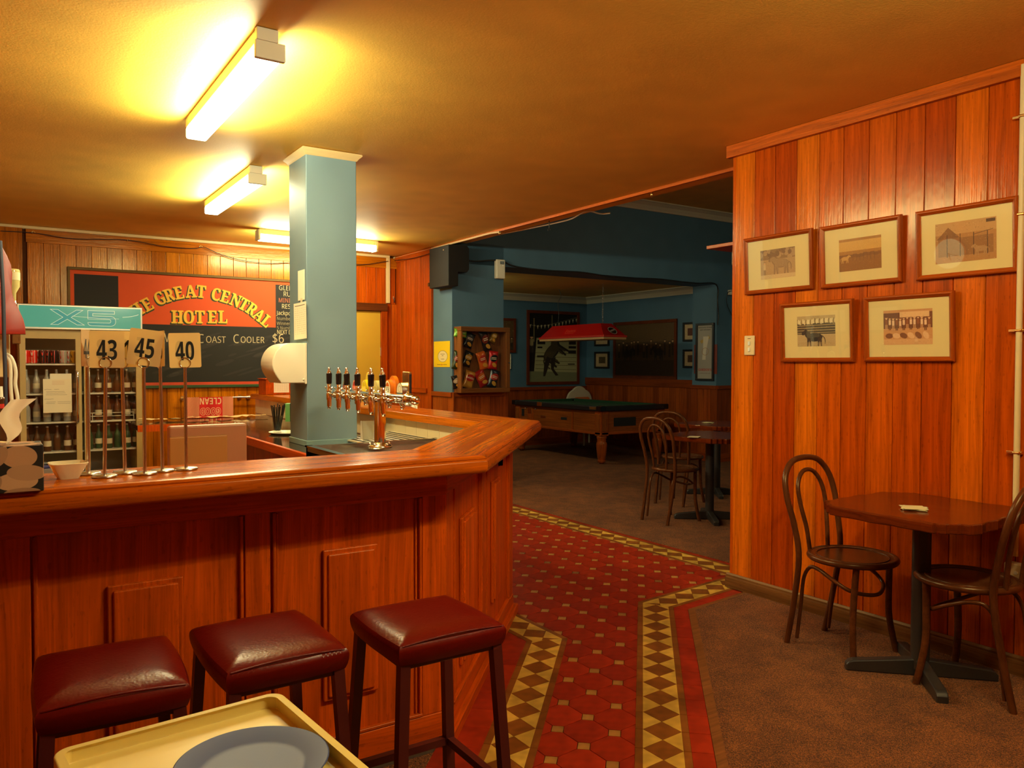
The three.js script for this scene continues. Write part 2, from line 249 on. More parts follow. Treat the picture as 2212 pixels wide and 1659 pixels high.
cove('trim_2', 'white cove cornice high on the blue pool room wall', [OX + 0.2, -7.5], [DX, -7.5], DCE, [0, 1], 0.11, mCove);
cove('trim_3', 'white cove cornice over the wall behind the pool table', [4.4, AZ], [AX, AZ], ACE, [0, 1], 0.11, mCove);
cove('trim_4', 'white cove cornice over the side wall of the pool alcove', [AX, -7.95], [AX, AZ], ACE, [-1, 0], 0.11, mCove);

// ------------------------------------------------------------------ setting: walls
function plankWall(parent, axis, from, to, width, plane, out, y0, y1, mats, thick = 0.018, keep) {   // vertical boards with open grooves
  const g = wuv(rbox(width - 0.003, y1 - y0, thick, 0.003, 1), 'y'), vars = [0, 1, 2].map(() => uvm(g.clone(), 'y', 0.42, 1.7, rnd(), rnd()));
  let k = 0;
  for (let c = from + width / 2; c < to; c += width, k++) {
    const m = part('plank', vars[k % 3], mats[(k * 5 + Math.floor(rnd() * mats.length)) % mats.length], parent, axis === 'z' ? [plane + out * thick / 2, (y0 + y1) / 2, c] : [c, (y0 + y1) / 2, plane + out * thick / 2], axis === 'z' ? [0, Math.PI / 2, 0] : undefined);
    if (keep) keep(m, c);
  }
}
const mGroove = wood(0.10, 0.025, 0.005, 0.7);
const wallR = struct('wall_right', 'orange varnished timber plank wall');
part('wall_core', uvm(bb(RX + 0.018, OX, 0, CE, -3.235, FZ)), mGroove, wallR);
plankWall(wallR, 'z', -3.235, 1.6, 0.1437, RX + 0.018, -1, 0.0, CE - 0.06, mPlank);
part('end_board', wuv(bb(RX + 0.002, OX - 0.002, 0.0, CE - 0.002, -3.255, -3.235), 'y'), mPlank[1], wallR);
const cor = struct('trim_5', 'orange timber cornice on the plank wall');
part('cornice', wuv(bb(RX - 0.028, RX + 0.004, CE - 0.075, CE - 0.001, -3.285, FZ, 0.004), 'z'), mTrimWood, cor);
const bbd = struct('baseboard_right', 'dark timber skirting under the plank wall');
{ const pr = [[0, 0], [0, 0.085], [-0.006, 0.085], [-0.012, 0.075], [-0.012, 0.066], [-0.02, 0.06], [-0.022, 0.045], [-0.022, 0]]; const g = new THREE.ExtrudeGeometry(new THREE.Shape(pr.map((p) => new THREE.Vector2(...p))), { depth: FZ + 3.27, bevelEnabled: false }); g.translate(RX, 0.004, -3.27); part('skirting', wuv(g, 'z'), mBase, bbd); }

const wallB = struct('wall_back', 'timber plank wall behind the bar');
part('wall_core', uvm(bb(LX - 0.1, OX + 0.3, 0, CE, BZ - 0.12, BZ - 0.001)), mGroove, wallB);
plankWall(wallB, 'x', 0.262, 3.60, 0.1372, BZ, 1, 0.0, CE - 0.155, mBackPlank);
plankWall(wallB, 'x', 3.60, OX - 0.05, 0.128, BZ, 1, 2.08, CE - 0.155, mSideWood);
plankWall(wallB, 'x', 3.985, OX, 0.075, BZ, 1, 0, 2.08, mSideWood);
part('header_board', wuv(bb(0.255, OX, CE - 0.155, CE - 0.03, BZ, BZ + 0.026), 'x'), mBackPlank[1], wallB);
part('pilaster_board', wuv(bb(-0.05, 0.225, 0, CE - 0.03, BZ, BZ + 0.05), 'y'), mBackPlank[3], wallB);
part('pilaster_board', wuv(bb(-0.42, -0.055, 0, CE - 0.03, BZ, BZ + 0.05), 'y'), mBackPlank[1], wallB);
const wt = struct('trim_6', 'thin cream cornice bead along the top of the back wall');
part('bead', uvm(bb(LX, 4.03, CE - 0.032, CE - 0.001, BZ, BZ + 0.045, 0.008)), mCream, wt);
part('bead', uvm(bb(3.985, 4.03, 2.09, CE - 0.03, BZ, BZ + 0.045, 0.006)), mCream, wt);
// timber return wall with the passage to the pool room
const wallS = struct('wall_side', 'red timber plank return wall beside the bar');
part('wall_core', uvm(bb(OX + 0.001, OX + 0.28, 0, CE, BZ, -7.955)), mGroove, wallS);
plankWall(wallS, 'z', BZ, -8.0, 0.1283, OX, -1, 0, CE - 0.05, mSideWood, 0.016);
part('top_board', wuv(bb(OX - 0.03, OX, CE - 0.08, CE - 0.005, BZ, -7.94), 'z'), mSideWood[0], wallS);
part('rail_board', wuv(bb(OX - 0.04, OX - 0.016, 1.02, 1.075, BZ + 0.02, -8.05), 'z'), mSideWood[1], wallS);
part('corner_board', wuv(bb(OX - 0.03, OX + 0.02, 0, 2.27, -8.03, -7.935, 0.004), 'y'), mSideWood[1], wallS);
// left and rear walls of the front room (outside the frame)
const wallL = struct('wall_left', 'timber wall on the left of the room');
part('wall_core', wuv(bb(LX - 0.15, LX, 0, CE, BZ - 0.1, FZ + 0.15), 'y'), mBackPlank[3], wallL);
const wallF = struct('wall_rear', 'timber wall behind the viewer');
part('wall_core', wuv(bb(LX - 0.15, DX + 0.1, 0, DCE, FZ, FZ + 0.15), 'y'), mBackPlank[3], wallF);

// blue walls: pier, opening, dining side
const wallP = struct('wall_pool', 'blue painted wall with a wide opening to the pool table');
const OP0 = 4.80, OP1 = 8.27, OPH = 2.45;
part('pier', uvm(bb(OX, OP0, 0, CE + 0.01, -7.945, -7.5)), mBlue, wallP);
part('lintel', uvm(bb(OX + 0.18, OP1 + 1.3, OPH, DCE, -7.945, -7.5)), mBlue, wallP);
part('wall_panel', uvm(bb(OP1, DX + 0.1, 0, OPH, -7.945, -7.5)), mBlue, wallP);
const wallD = struct('wall_pool_side', 'blue wall on the far side of the pool room');
part('wall_core', uvm(bb(DX, DX + 0.12, 0, DCE, -7.95, FZ)), mBlue, wallD);
const wallA = struct('wall_alcove', 'dim blue wall behind the pool table');
part('wall_core', uvm(bb(4.3, AX + 0.15, 0, ACE, AZ - 0.12, AZ)), mBlue, wallA);
const wallA2 = struct('wall_alcove_side', 'blue side wall of the pool alcove');
part('wall_core', uvm(bb(AX, AX + 0.15, 0, ACE, AZ, -7.945)), mBlue, wallA2);
part('wall_core', uvm(bb(4.3, 4.42, 0, ACE, AZ, -7.945)), mBlue, wallA2);
// timber dados
function dado(name, label, axis, from, to, plane, out, h, cap = 0.05, rail = true) {
  const t = struct(name, label); plankWall(t, axis, from, to, 0.12, plane, out, 0, h, mDado, 0.014);
  const s = (n, y0, y1, d, m) => part(n, wuv(axis === 'x' ? bb(from, to, y0, y1, plane, plane + out * d, 0.004) : bb(plane, plane + out * d, y0, y1, from, to, 0.004), axis), m, t);
  s('cap_rail', h - cap, h, 0.035, mDado[1]); if (rail) s('base_board', 0, 0.12, 0.026, mDado[1]); return t;
}
dado('trim_7', 'timber dado round the blue pier', 'x', OX - 0.005, OP0, -7.5, 1, 1.045);
dado('trim_8', 'timber dado on the bar side of the blue pier', 'z', -7.93, -7.47, OX, -1, 1.045);
dado('trim_9', 'timber dado right of the pool opening', 'x', OP1, DX, -7.5, 1, 1.06);
dado('trim_10', 'timber dado inside the opening reveal', 'z', -7.95, -7.48, OP1, -1, 1.06);
dado('trim_11', 'timber dado behind the pool table', 'x', 4.42, AX, AZ, 1, 0.97);
dado('trim_12', 'stepped timber dado under the brown mural', 'z', AZ, -7.95, AX, -1, 1.12, 0.12);

// ------------------------------------------------------------------ fluorescent fittings
const mGlow = new THREE.MeshStandardMaterial({ color: 0xffffff, roughness: 0.5, emissive: LAMP.color, emissiveIntensity: LAMP.glow });
function fluorescent(label, x, z, len, turn, scale = 1, caps = 1, y = CE, side = SIDE) {
  const t = thing('fluorescent_light', label, 'light', [x, y, z], turn, undefined);
  part('batten', rbox(0.075, 0.05, len, 0.004), mMetalWhite, t, [0, -0.026, 0]);
  part('diffuser', rbox(0.105, 0.06, len - 0.03, 0.012, 3), mGlow, t, [0.012, -0.083, 0]);
  part('end_cap', merge([rbox(0.118, 0.07, 0.022, 0.004).translate(0.012, -0.085, 0), rbox(0.085, 0.05, 0.03, 0.004).translate(0, -0.027, 0)]), mMetalWhite, t, [0, 0, len / 2]);
  if (caps > 1) part('end_cap', rbox(0.1, 0.1, 0.02, 0.004), mMetalWhite, t, [0.006, -0.06, -len / 2]);
  const add = (w, h, p, r, k = 1) => { const l = new THREE.RectAreaLight(LAMP.color, LAMP.radiance * scale * k, w, h); l.position.set(...p); l.rotation.set(...r); t.add(l); };
  add(0.09, len - 0.06, [0.012, -0.1145, 0], [-Math.PI / 2, 0, 0]);
  add(len - 0.06, 0.05, [0.066, -0.083, 0], [0, -Math.PI / 2, 0], side);
  add(len - 0.06, 0.05, [-0.042, -0.083, 0], [0, Math.PI / 2, 0], side);
  return t;
}
fluorescent('fluorescent batten above the table number stands, largest of the glowing fittings', 0.905, -3.83, 1.38, 0);
fluorescent('fluorescent batten above the drinks fridge, parallel to the larger one', 1.46, -6.02, 1.36, 0);
fluorescent('fluorescent batten on the ceiling behind the blue column, along the back wall', 2.79, -7.86, 1.27, Math.PI / 2 + 0.07, 1, 2);
fluorescent('fluorescent batten over the front room, outside the view', 1.9, -0.66, 1.25, Math.PI / 2, FRONT_LAMP_SCALE, 2);
fluorescent('unseen dim batten lamp on the pool room ceiling, placed to light the blue walls', 7.4, -3.2, 1.25, Math.PI / 2, UNSEEN_POOL_LAMP_SCALE, 2, DCE, 0.8);  // out of view, placed to light the blue pool room walls
fluorescent('unseen batten lamp behind the blue pier, placed to light the pool alcove', 5.0, -9.5, 1.25, 0, UNSEEN_ALCOVE_LAMP_SCALE, 2, ACE, 0.9);  // unseen lamp, set behind the pier to brighten the wall past the pool table

// ------------------------------------------------------------------ the bar
const A2 = V(1.322, 0, -2.441), B2 = V(2.345, 0, -3.572), dB = B2.clone().sub(A2).normalize(), LD = B2.distanceTo(A2);
const bar1 = thing('bar_counter', 'long orange timber bar with panelled front and angled corner', 'bar counter', [0, 0, 0]);
const TOP = 1.05;
{
  // carcass
  part('carcass', wuv(prism([[LX, -2.455], [1.315, -2.455], [2.33, -3.577], [2.33, -8.08], [2.2, -8.08], [2.2, -3.65], [1.26, -2.6], [LX, -2.6]], 0.0, TOP - 0.04)), mBar, bar1);
  const face = (o, dir) => { const n = V(-dir.z, 0, dir.x); const m = new THREE.Matrix4().makeBasis(dir, V(0, 1, 0), n); return (name, s0, s1, y0, y1, n0, n1, mat, grain = 'y', r = 0.003) => { const g = wuv(bb(s0, s1, y0, y1, n0, n1, r), grain); g.applyMatrix4(m); g.translate(o.x, 0, o.z); return part(name, g, mat, bar1); }; };
  const F = face(V(0, 0, -2.441), V(1, 0, 0));
  // front: fields, rails, stiles
  F('field_panel', LX, 1.322, 0.1, 0.93, -0.02, -0.012, mBar);
  F('top_rail', LX, 1.322, 0.897, 1.0, -0.02, 0.006, mBar, 'x', 0.004);
  F('bottom_rail', LX, 1.322, 0.02, 0.128, -0.02, 0.004, mBar, 'x', 0.004);
  F('kick_board', LX, 1.322, 0.0, 0.02, -0.02, -0.01, mBar, 'x');
  for (const [s0, s1] of [[-0.6, -0.1], [-0.02, 0.07], [0.628, 0.705], [1.23, 1.326]]) F('stile', s0, s1, 0.128, 0.9, -0.02, 0.0, mBar);
  for (const s of [0.075, 0.612, 0.712, 1.217]) { F('bead', s, s + 0.011, 0.13, 0.895, -0.013, 0.004, mBar, 'y', 0.004); }
  for (const s of [0.724, 1.204]) F('bead', s - 0.0, s + 0.008, 0.14, 0.89, -0.013, -0.004, mBar, 'y', 0.003);
  F('bead', 0.07, 0.628, 0.128, 0.141, -0.013, 0.006, mBar, 'x', 0.005); F('bead', 0.705, 1.23, 0.128, 0.141, -0.013, 0.006, mBar, 'x', 0.005);
  const raised = (Fn, s0, s1, y0, y1) => { Fn('raised_panel', s0, s1, y0, y1, -0.012, 0.012, mBar, 'y', 0.006); Fn('raised_panel', s0 - 0.014, s1 + 0.014, y0 - 0.014, y1 + 0.014, -0.012, 0.003, mBar, 'y', 0.005); };
  raised(F, 0.265, 0.437, 0.27, 0.722); raised(F, 0.887, 1.05, 0.275, 0.742);
  // diagonal
  const D = face(A2, dB);
  D('field_panel', 0, LD, 0.1, 0.93, -0.02, -0.012, mBar);
  D('top_rail', 0, LD, 0.9, 1.0, -0.02, 0.004, mBar, 'x', 0.004);
  D('bottom_rail', 0, LD + 0.01, 0.02, 0.1, -0.02, 0.006, mBar, 'x', 0.004);
  D('kick_board', 0, LD, 0.0, 0.02, -0.02, 0.0, mBar, 'x');
  for (const [s0, s1] of [[0, 0.11], [0.655, 0.755], [LD - 0.12, LD + 0.004]]) D('stile', s0, s1, 0.1, 0.905, -0.02, 0.002, mBar);
  for (const s of [0.112, 0.64, 0.757, LD - 0.135]) D('bead', s, s + 0.012, 0.1, 0.9, -0.013, 0.007, mBar, 'y', 0.004);
  D('bead', 0.11, 0.655, 0.1, 0.114, -0.013, 0.008, mBar, 'x', 0.005); D('bead', 0.755, LD - 0.12, 0.1, 0.114, -0.013, 0.008, mBar, 'x', 0.005);
  raised(D, 0.275, 0.5, 0.2, 0.748); raised(D, 0.945, 1.1, 0.24, 0.79);
  // plinth strip along the diagonal foot
  D('plinth', -0.02, LD + 0.02, 0.0, 0.045, 0.0, 0.03, mBar, 'x', 0.004);
  // side facing the walk
  const S = face(B2, V(0, 0, -1));
  S('field_panel', 0, 4.45, 0.0, 1.0, -0.02, -0.006, mBar); S('top_rail', 0, 4.45, 0.9, 1.0, -0.02, 0.004, mBar, 'x'); for (let k = 0; k < 6; k++) S('stile', k * 0.87, k * 0.87 + 0.1, 0.0, 0.9, -0.02, 0.002, mBar);
  // inner side: cream tiles under the side counter, shelf edge
  const mInner = lin(0.78, 0.66, 0.38, 0.25);
  for (let k = 0; k < 29; k++) for (let r = 0; r < 2; r++) part('inner_tile', bb(2.19, 2.2, 0.855 - r * 0.15 + 0.001, 1.0 - r * 0.15, -3.67 - k * 0.152, -3.67 - (k + 1) * 0.152 + 0.002), mInner, bar1);
}
// counter top: mitred boards and nosing
{
  const Oo = [[LX, -2.205], [1.375, -2.245], [2.475, -3.485], [2.475, -8.11]], Ii = [[LX, -2.55], [1.245, -2.553], [2.165, -3.6], [2.165, -8.11]];
  const lerp = (a, b, t) => [a[0] + (b[0] - a[0]) * t, a[1] + (b[1] - a[1]) * t];
  // outer polyline pulled in by the nosing
  const inset = (P, e) => P.map((p, i) => { const d0 = i ? [P[i][0] - P[i - 1][0], P[i][1] - P[i - 1][1]] : null, d1 = i < P.length - 1 ? [P[i + 1][0] - P[i][0], P[i + 1][1] - P[i][1]] : null; const nn = (d) => { const l = Math.hypot(...d); return [-d[1] / l, d[0] / l]; }; const a = nn(d0 || d1), b = nn(d1 || d0); const m = [a[0] + b[0], a[1] + b[1]], k = e / ((m[0] * a[0] + m[1] * a[1]) || 1); return [p[0] + m[0] * k, p[1] + m[1] * k]; });
  const Oin = inset(Oo, -0.05), nb = 5, gs = ['x', 'd', 'z'];
  for (let s = 0; s < 3; s++) for (let k = 0; k < nb; k++) {
    const e = 0.0009 / 0.3, t0 = k / nb + e, t1 = (k + 1) / nb - e, q = [lerp(Oin[s], Ii[s], t0), lerp(Oin[s + 1], Ii[s + 1], t0), lerp(Oin[s + 1], Ii[s + 1], t1), lerp(Oin[s], Ii[s], t1)];
    const ln = Math.hypot(q[1][0] - q[0][0], q[1][1] - q[0][1]), u = [(q[1][0] - q[0][0]) / ln, (q[1][1] - q[0][1]) / ln]; const c = (p, m) => [p[0] + u[0] * m, p[1] + u[1] * m];
    const g = prism([c(q[0], 0.0006), c(q[1], -0.0006), c(q[2], -0.0006), c(q[3], 0.0006)], TOP - 0.035, TOP); const p = g.attributes.position, uv = g.attributes.uv, ou = rnd(), ov = rnd();
    for (let i = 0; i < p.count; i++) { const x = p.getX(i), z = p.getZ(i); uv.setXY(i, (-u[1] * x + u[0] * z + p.getY(i)) / 0.42 + ou, (u[0] * x + u[1] * z) / 1.7 + ov); }
    part('counter_board', g, mTop[(k + s * 2) % 4], bar1);
  }
  // nosing profile (n outward, y)
  const prof = [[-0.05, TOP], [-0.018, TOP], [-0.010, TOP - 0.003], [-0.006, TOP - 0.008], [-0.0075, TOP - 0.012], [-0.004, TOP - 0.014], [0.0, TOP - 0.02], [0.001, TOP - 0.028], [0, TOP - 0.045], [-0.003, TOP - 0.053], [-0.010, TOP - 0.058], [-0.05, TOP - 0.058]];
  const lines = prof.map(([n, y]) => inset(Oo, n).map((p) => [p[0], y, p[1]]));
  for (let s = 0; s < 3; s++) { const pos = []; let acc = 0; const uvs = []; for (let k = 0; k < prof.length; k++) { const k2 = (k + 1) % prof.length, a = lines[k][s], b = lines[k][s + 1], c = lines[k2][s + 1], d = lines[k2][s]; const w = Math.hypot(prof[k2][0] - prof[k][0], prof[k2][1] - prof[k][1]), L = Math.hypot(b[0] - a[0], b[2] - a[2]); pos.push(...a, ...b, ...c, ...a, ...c, ...d); const u0 = acc / 0.42, u1 = (acc + w) / 0.42, v1 = L / 1.7; uvs.push(u0, 0, u0, v1, u1, v1, u0, 0, u1, v1, u1, 0); acc += w; } const g = new THREE.BufferGeometry(); g.setAttribute('position', new THREE.Float32BufferAttribute(pos, 3)); g.setAttribute('uv', new THREE.Float32BufferAttribute(uvs, 2)); g.computeVertexNormals(); part('nosing', toCreasedNormals(g, 0.7), mNose, bar1); }
  part('inner_edge', wuv(bb(2.155, 2.168, TOP - 0.05, TOP - 0.003, -3.62, -8.11, 0.003), 'z'), mTop[2], bar1);
  part('end_edge', wuv(bb(2.155, 2.476, TOP - 0.055, TOP - 0.002, -8.115, -8.135, 0.004), 'x'), mTop[2], bar1);
}

// ------------------------------------------------------------------ column
const col = struct('column', 'pale blue square column rising through the bar'); col.userData.category = 'column';
part('shaft', uvm(bb(1.585, 1.91, 0, CE, -5.03, -4.70, 0.006)), mPillar, col);
{ const prof = [[0, 0], [0.026, -0.004], [0.03, -0.012], [0.024, -0.02], [0.012, -0.03], [0.004, -0.042], [0, -0.045]]; const R = prof.map(([n, y]) => [[1.585 - n, -4.70 + n], [1.91 + n, -4.70 + n], [1.91 + n, -5.03 - n], [1.585 - n, -5.03 - n]].map((p) => [p[0], CE - 0.001 + y, p[1]])); const pos = []; for (let k = 0; k < prof.length - 1; k++) for (let s = 0; s < 4; s++) { const t = (s + 1) % 4; pos.push(...R[k][s], ...R[k + 1][s], ...R[k + 1][t], ...R[k][s], ...R[k + 1][t], ...R[k][t]); } const g = new THREE.BufferGeometry(); g.setAttribute('position', new THREE.Float32BufferAttribute(pos, 3)); g.computeVertexNormals(); part('cap_moulding', toCreasedNormals(g, 0.5), mCream, col); }
part('foot_board', uvm(bb(1.578, 1.917, 0.85, 0.885, -5.037, -4.693, 0.003)), lin(0.20, 0.34, 0.36, 0.5), col);
const paperTex = canvasTex(256, 384, (x, w, h) => { x.fillStyle = '#efe6cf'; x.fillRect(0, 0, w, h); x.fillStyle = '#6b6458'; x.fillRect(20, 26, 200, 8); for (let r = 0; r < 13; r++) for (let c = 0; c < 6; c++) { const l = 12 + hsh(r, c, 3) * 20; x.globalAlpha = 0.35; x.fillRect(18 + c * 38, 60 + r * 22, l, 4); } x.globalAlpha = 1; });
const letterTex = canvasTex(256, 360, (x, w, h) => { x.fillStyle = '#efe3c4'; x.fillRect(0, 0, w, h); x.strokeStyle = '#b33'; x.globalAlpha = 0.35; for (let r = 0; r < 4; r++) { x.fillStyle = '#c0603a'; x.fillRect(80, 22 + r * 12, 110, 3); } x.globalAlpha = 0.8; x.fillStyle = '#3a2c20'; for (const [y, a, b] of [[108, 12, 70], [108, 100, 140], [132, 30, 190], [148, 30, 200], [165, 26, 210], [210, 12, 90], [242, 30, 110], [242, 130, 240], [258, 24, 100], [258, 130, 244]]) for (let q = a; q < b; q += 9) x.fillRect(q, y + (hsh(q, y, 1) * 4 | 0), 6, 3); });
const mPaper = new THREE.MeshStandardMaterial({ map: paperTex, roughness: 0.8, side: THREE.DoubleSide }), mLetter = new THREE.MeshStandardMaterial({ map: letterTex, roughness: 0.8, side: THREE.DoubleSide });
const mPlainPaper = lin(0.86, 0.80, 0.62, 0.8), mTape = lin(0.72, 0.66, 0.46, 0.5);
single('paper_notice', 'faded blank white sheet taped high on the blue column', 'notice', box(0.003, 0.185, 0.12), mPlainPaper, [1.5832, 1.84, -4.79], [0, 0, 0]);
{ const p = thing('paper_notice', 'printed white table sheet pinned on the column above the towel dispenser', 'notice', [1.578, 1.62, -4.775], 0.0); const g = new THREE.PlaneGeometry(0.2, 0.225, 8, 8); const q = g.attributes.position; for (let i = 0; i < q.count; i++) q.setZ(i, 0.02 * Math.pow(Math.max(0, -q.getX(i) / 0.1 * 0.5 + 0.3), 2)); g.computeVertexNormals(); part('sheet', g, mPaper, p, [-0.002, 0, 0], [0, -Math.PI / 2, 0.03]); part('tape', box(0.002, 0.03, 0.035), mTape, p, [0.001, 0.125, 0.0]); }
// towel dispenser: rounded housing on the -x face of the column
{
  const t = thing('paper_towel_dispenser', 'white rounded paper towel dispenser fixed to the blue column', 'dispenser', [1.585, 1.36, -4.70]);
  const sh = new THREE.Shape(); sh.moveTo(0, -0.115); sh.lineTo(0, 0.115); sh.lineTo(-0.075, 0.115); sh.bezierCurveTo(-0.17, 0.115, -0.2, 0.03, -0.195, -0.015); sh.bezierCurveTo(-0.19, -0.06, -0.165, -0.085, -0.145, -0.115); sh.closePath();
  const g = new THREE.ExtrudeGeometry(sh, { depth: 0.24, bevelEnabled: true, bevelSize: 0.006, bevelThickness: 0.006, bevelSegments: 3, curveSegments: 24 }); g.translate(-0.001 - 0.006, 0, -0.246);
  part('housing', toCreasedNormals(g, 0.6), mWhitePlastic, t);
  part('back_plate', bb(-0.012, 0, -0.128, 0.122, -0.245, 0.006, 0.003), mWhite, t);
  part('lock_button', new THREE.SphereGeometry(0.007, 12, 8), mWhite, t, [-0.02, -0.1, 0.0]);
}

// ------------------------------------------------------------------ under-bar work counter along the side bar and the back
const mDarkTop = lin(0.045, 0.026, 0.014, 0.08);
const uc = thing('work_counter', 'dark glossy work counter with an orange timber edge behind the bar', 'counter', [0, 0, 0]);
part('top', uvm(prism([[1.455, -3.2], [2.19, -3.72], [2.19, -7.52], [0.95, -7.52], [0.95, -6.98], [1.32, -6.98], [1.455, -6.8]], 0.81, 0.85)), mDarkTop, uc);
part('front_edge', wuv(bb(1.43, 1.458, 0.80, 0.853, -6.8, -3.2, 0.004), 'z'), mBar, uc);
part('front_edge', wuv(prism([[1.43, -6.8], [1.458, -6.8], [1.325, -6.98], [0.95, -6.98], [0.95, -6.95], [1.31, -6.95]], 0.80, 0.853), 'z'), mBar, uc);
part('cabinet', wuv(bb(1.62, 2.19, 0.0, 0.81, -7.48, -3.75), 'y'), mBar, uc);
part('shelf', wuv(bb(1.47, 1.62, 0.5, 0.52, -6.7, -3.76), 'z'), mDarkWood, uc);
part('bracket', wuv(bb(1.46, 1.6, 0.70, 0.8, -4.62, -4.58, 0.002), 'z'), mBar, uc);
// tumblers stored on the shelf under it
const tumbler = (r, h) => lathe([[0.0001, 0.004], [r * 0.8, 0.004], [r * 0.82, 0.0], [r, h], [r - 0.002, h], [r * 0.78, 0.01], [0.0001, 0.01]], 20);
const gT = tumbler(0.034, 0.11);
for (let k = 0; k < 9; k++) for (let r = 0; r < 2; r++) single('glass_tumbler', 'clear tumbler on the shelf under the dark work counter', 'glass', gT, glassSolid, [1.505 + r * 0.075, 0.522, -4.35 - k * 0.085], undefined, 'tumblers under the work counter');

// ------------------------------------------------------------------ beer font
const dripZ = -3.93;
{
  const t = thing('drip_tray', 'stainless steel drip tray with a dark side under the beer taps', 'drip tray', [1.75, 0.85, -3.66]);
  part('tray_body', merge([bb(-0.40, 0.36, 0, 0.075, -0.36, -0.34), bb(-0.40, 0.36, 0, 0.075, 0.34, 0.36), bb(-0.40, -0.38, 0, 0.075, -0.36, 0.36), bb(0.34, 0.36, 0, 0.075, -0.36, 0.36), bb(-0.40, 0.36, 0.0, 0.05, -0.36, 0.36)]), mSteel, t);
  part('grille', merge(Array.from({ length: 22 }, (_, k) => bb(-0.37, 0.33, 0.052, 0.06, -0.335 + k * 0.031, -0.335 + k * 0.031 + 0.005))), mSteel, t);
  part('rim', merge([bb(-0.405, 0.365, 0.072, 0.08, 0.335, 0.365), bb(-0.405, -0.37, 0.072, 0.08, -0.365, 0.365), bb(-0.405, 0.365, 0.072, 0.08, -0.365, -0.335), bb(0.335, 0.365, 0.072, 0.08, -0.365, 0.365)]), mChrome, t);
}
const ZT = [-4.33, -4.18, -4.045, -3.895, -3.73, -3.575], XT = 1.59, XM = 1.665;
const fontP = thing('beer_font', 'chrome beer font on a thick post with a horizontal manifold', 'beer font', [XM, 0.90, -3.79]);
part('post', cyl(0.03, 0.03, 0.27, 28), mChrome, fontP, [0, 0.16, 0]);
part('foot', lathe([[0.0001, 0], [0.062, 0], [0.062, 0.012], [0.05, 0.02], [0.034, 0.024], [0.034, 0.03], [0.0001, 0.03]]), mChrome, fontP, [0, 0.02, 0]);
for (let k = 0; k < 5; k++) part('bolt', new THREE.SphereGeometry(0.009, 10, 8), mChrome, fontP, [0.052 * Math.cos(k * 1.257), 0.04, 0.052 * Math.sin(k * 1.257)]);
part('manifold', cyl(0.022, 0.022, 0.9, 24).rotateX(Math.PI / 2), mChrome, fontP, [0, 0.285, -0.13]);
part('end_cap', merge([new THREE.SphereGeometry(0.032, 20, 14), cyl(0.024, 0.024, 0.05, 20).rotateX(Math.PI / 2).translate(0, 0, 0.04), new THREE.SphereGeometry(0.02, 16, 12).translate(0, 0, 0.08)]), mChrome, fontP, [0, 0.285, 0.34]);
part('end_cap', new THREE.SphereGeometry(0.031, 20, 14), mChrome, fontP, [0, 0.285, -0.58]);
part('drip_spout', bar([0.01, 0.27, 0.3], [0.05, 0.25, 0.34], 0.025, 0.014), mChrome, fontP);
const badgeDefs = [['#1d1a1d', '#7d1512', '', 'oval', 'dark oval beer badge with a red band on the tap post'], ['#a51b10', '#d8472a', '', 'oval', 'red oval beer badge on the tap post'], ['#d9b90c', '#e8cc22', '', 'oval', 'plain yellow oval beer badge on the tap post'], ['#cdbd72', '#a79540', '', 'oval', 'cream and gold oval beer badge on the tap post'], ['#d9761a', '#efe5c0', 'VB', 'disc', 'orange disc beer badge with a cream ring and two black letters'], ['#a89c80', '#4a4a46', 'DRY', 'plate', 'tall brass plate beer badge with a silver dome']];
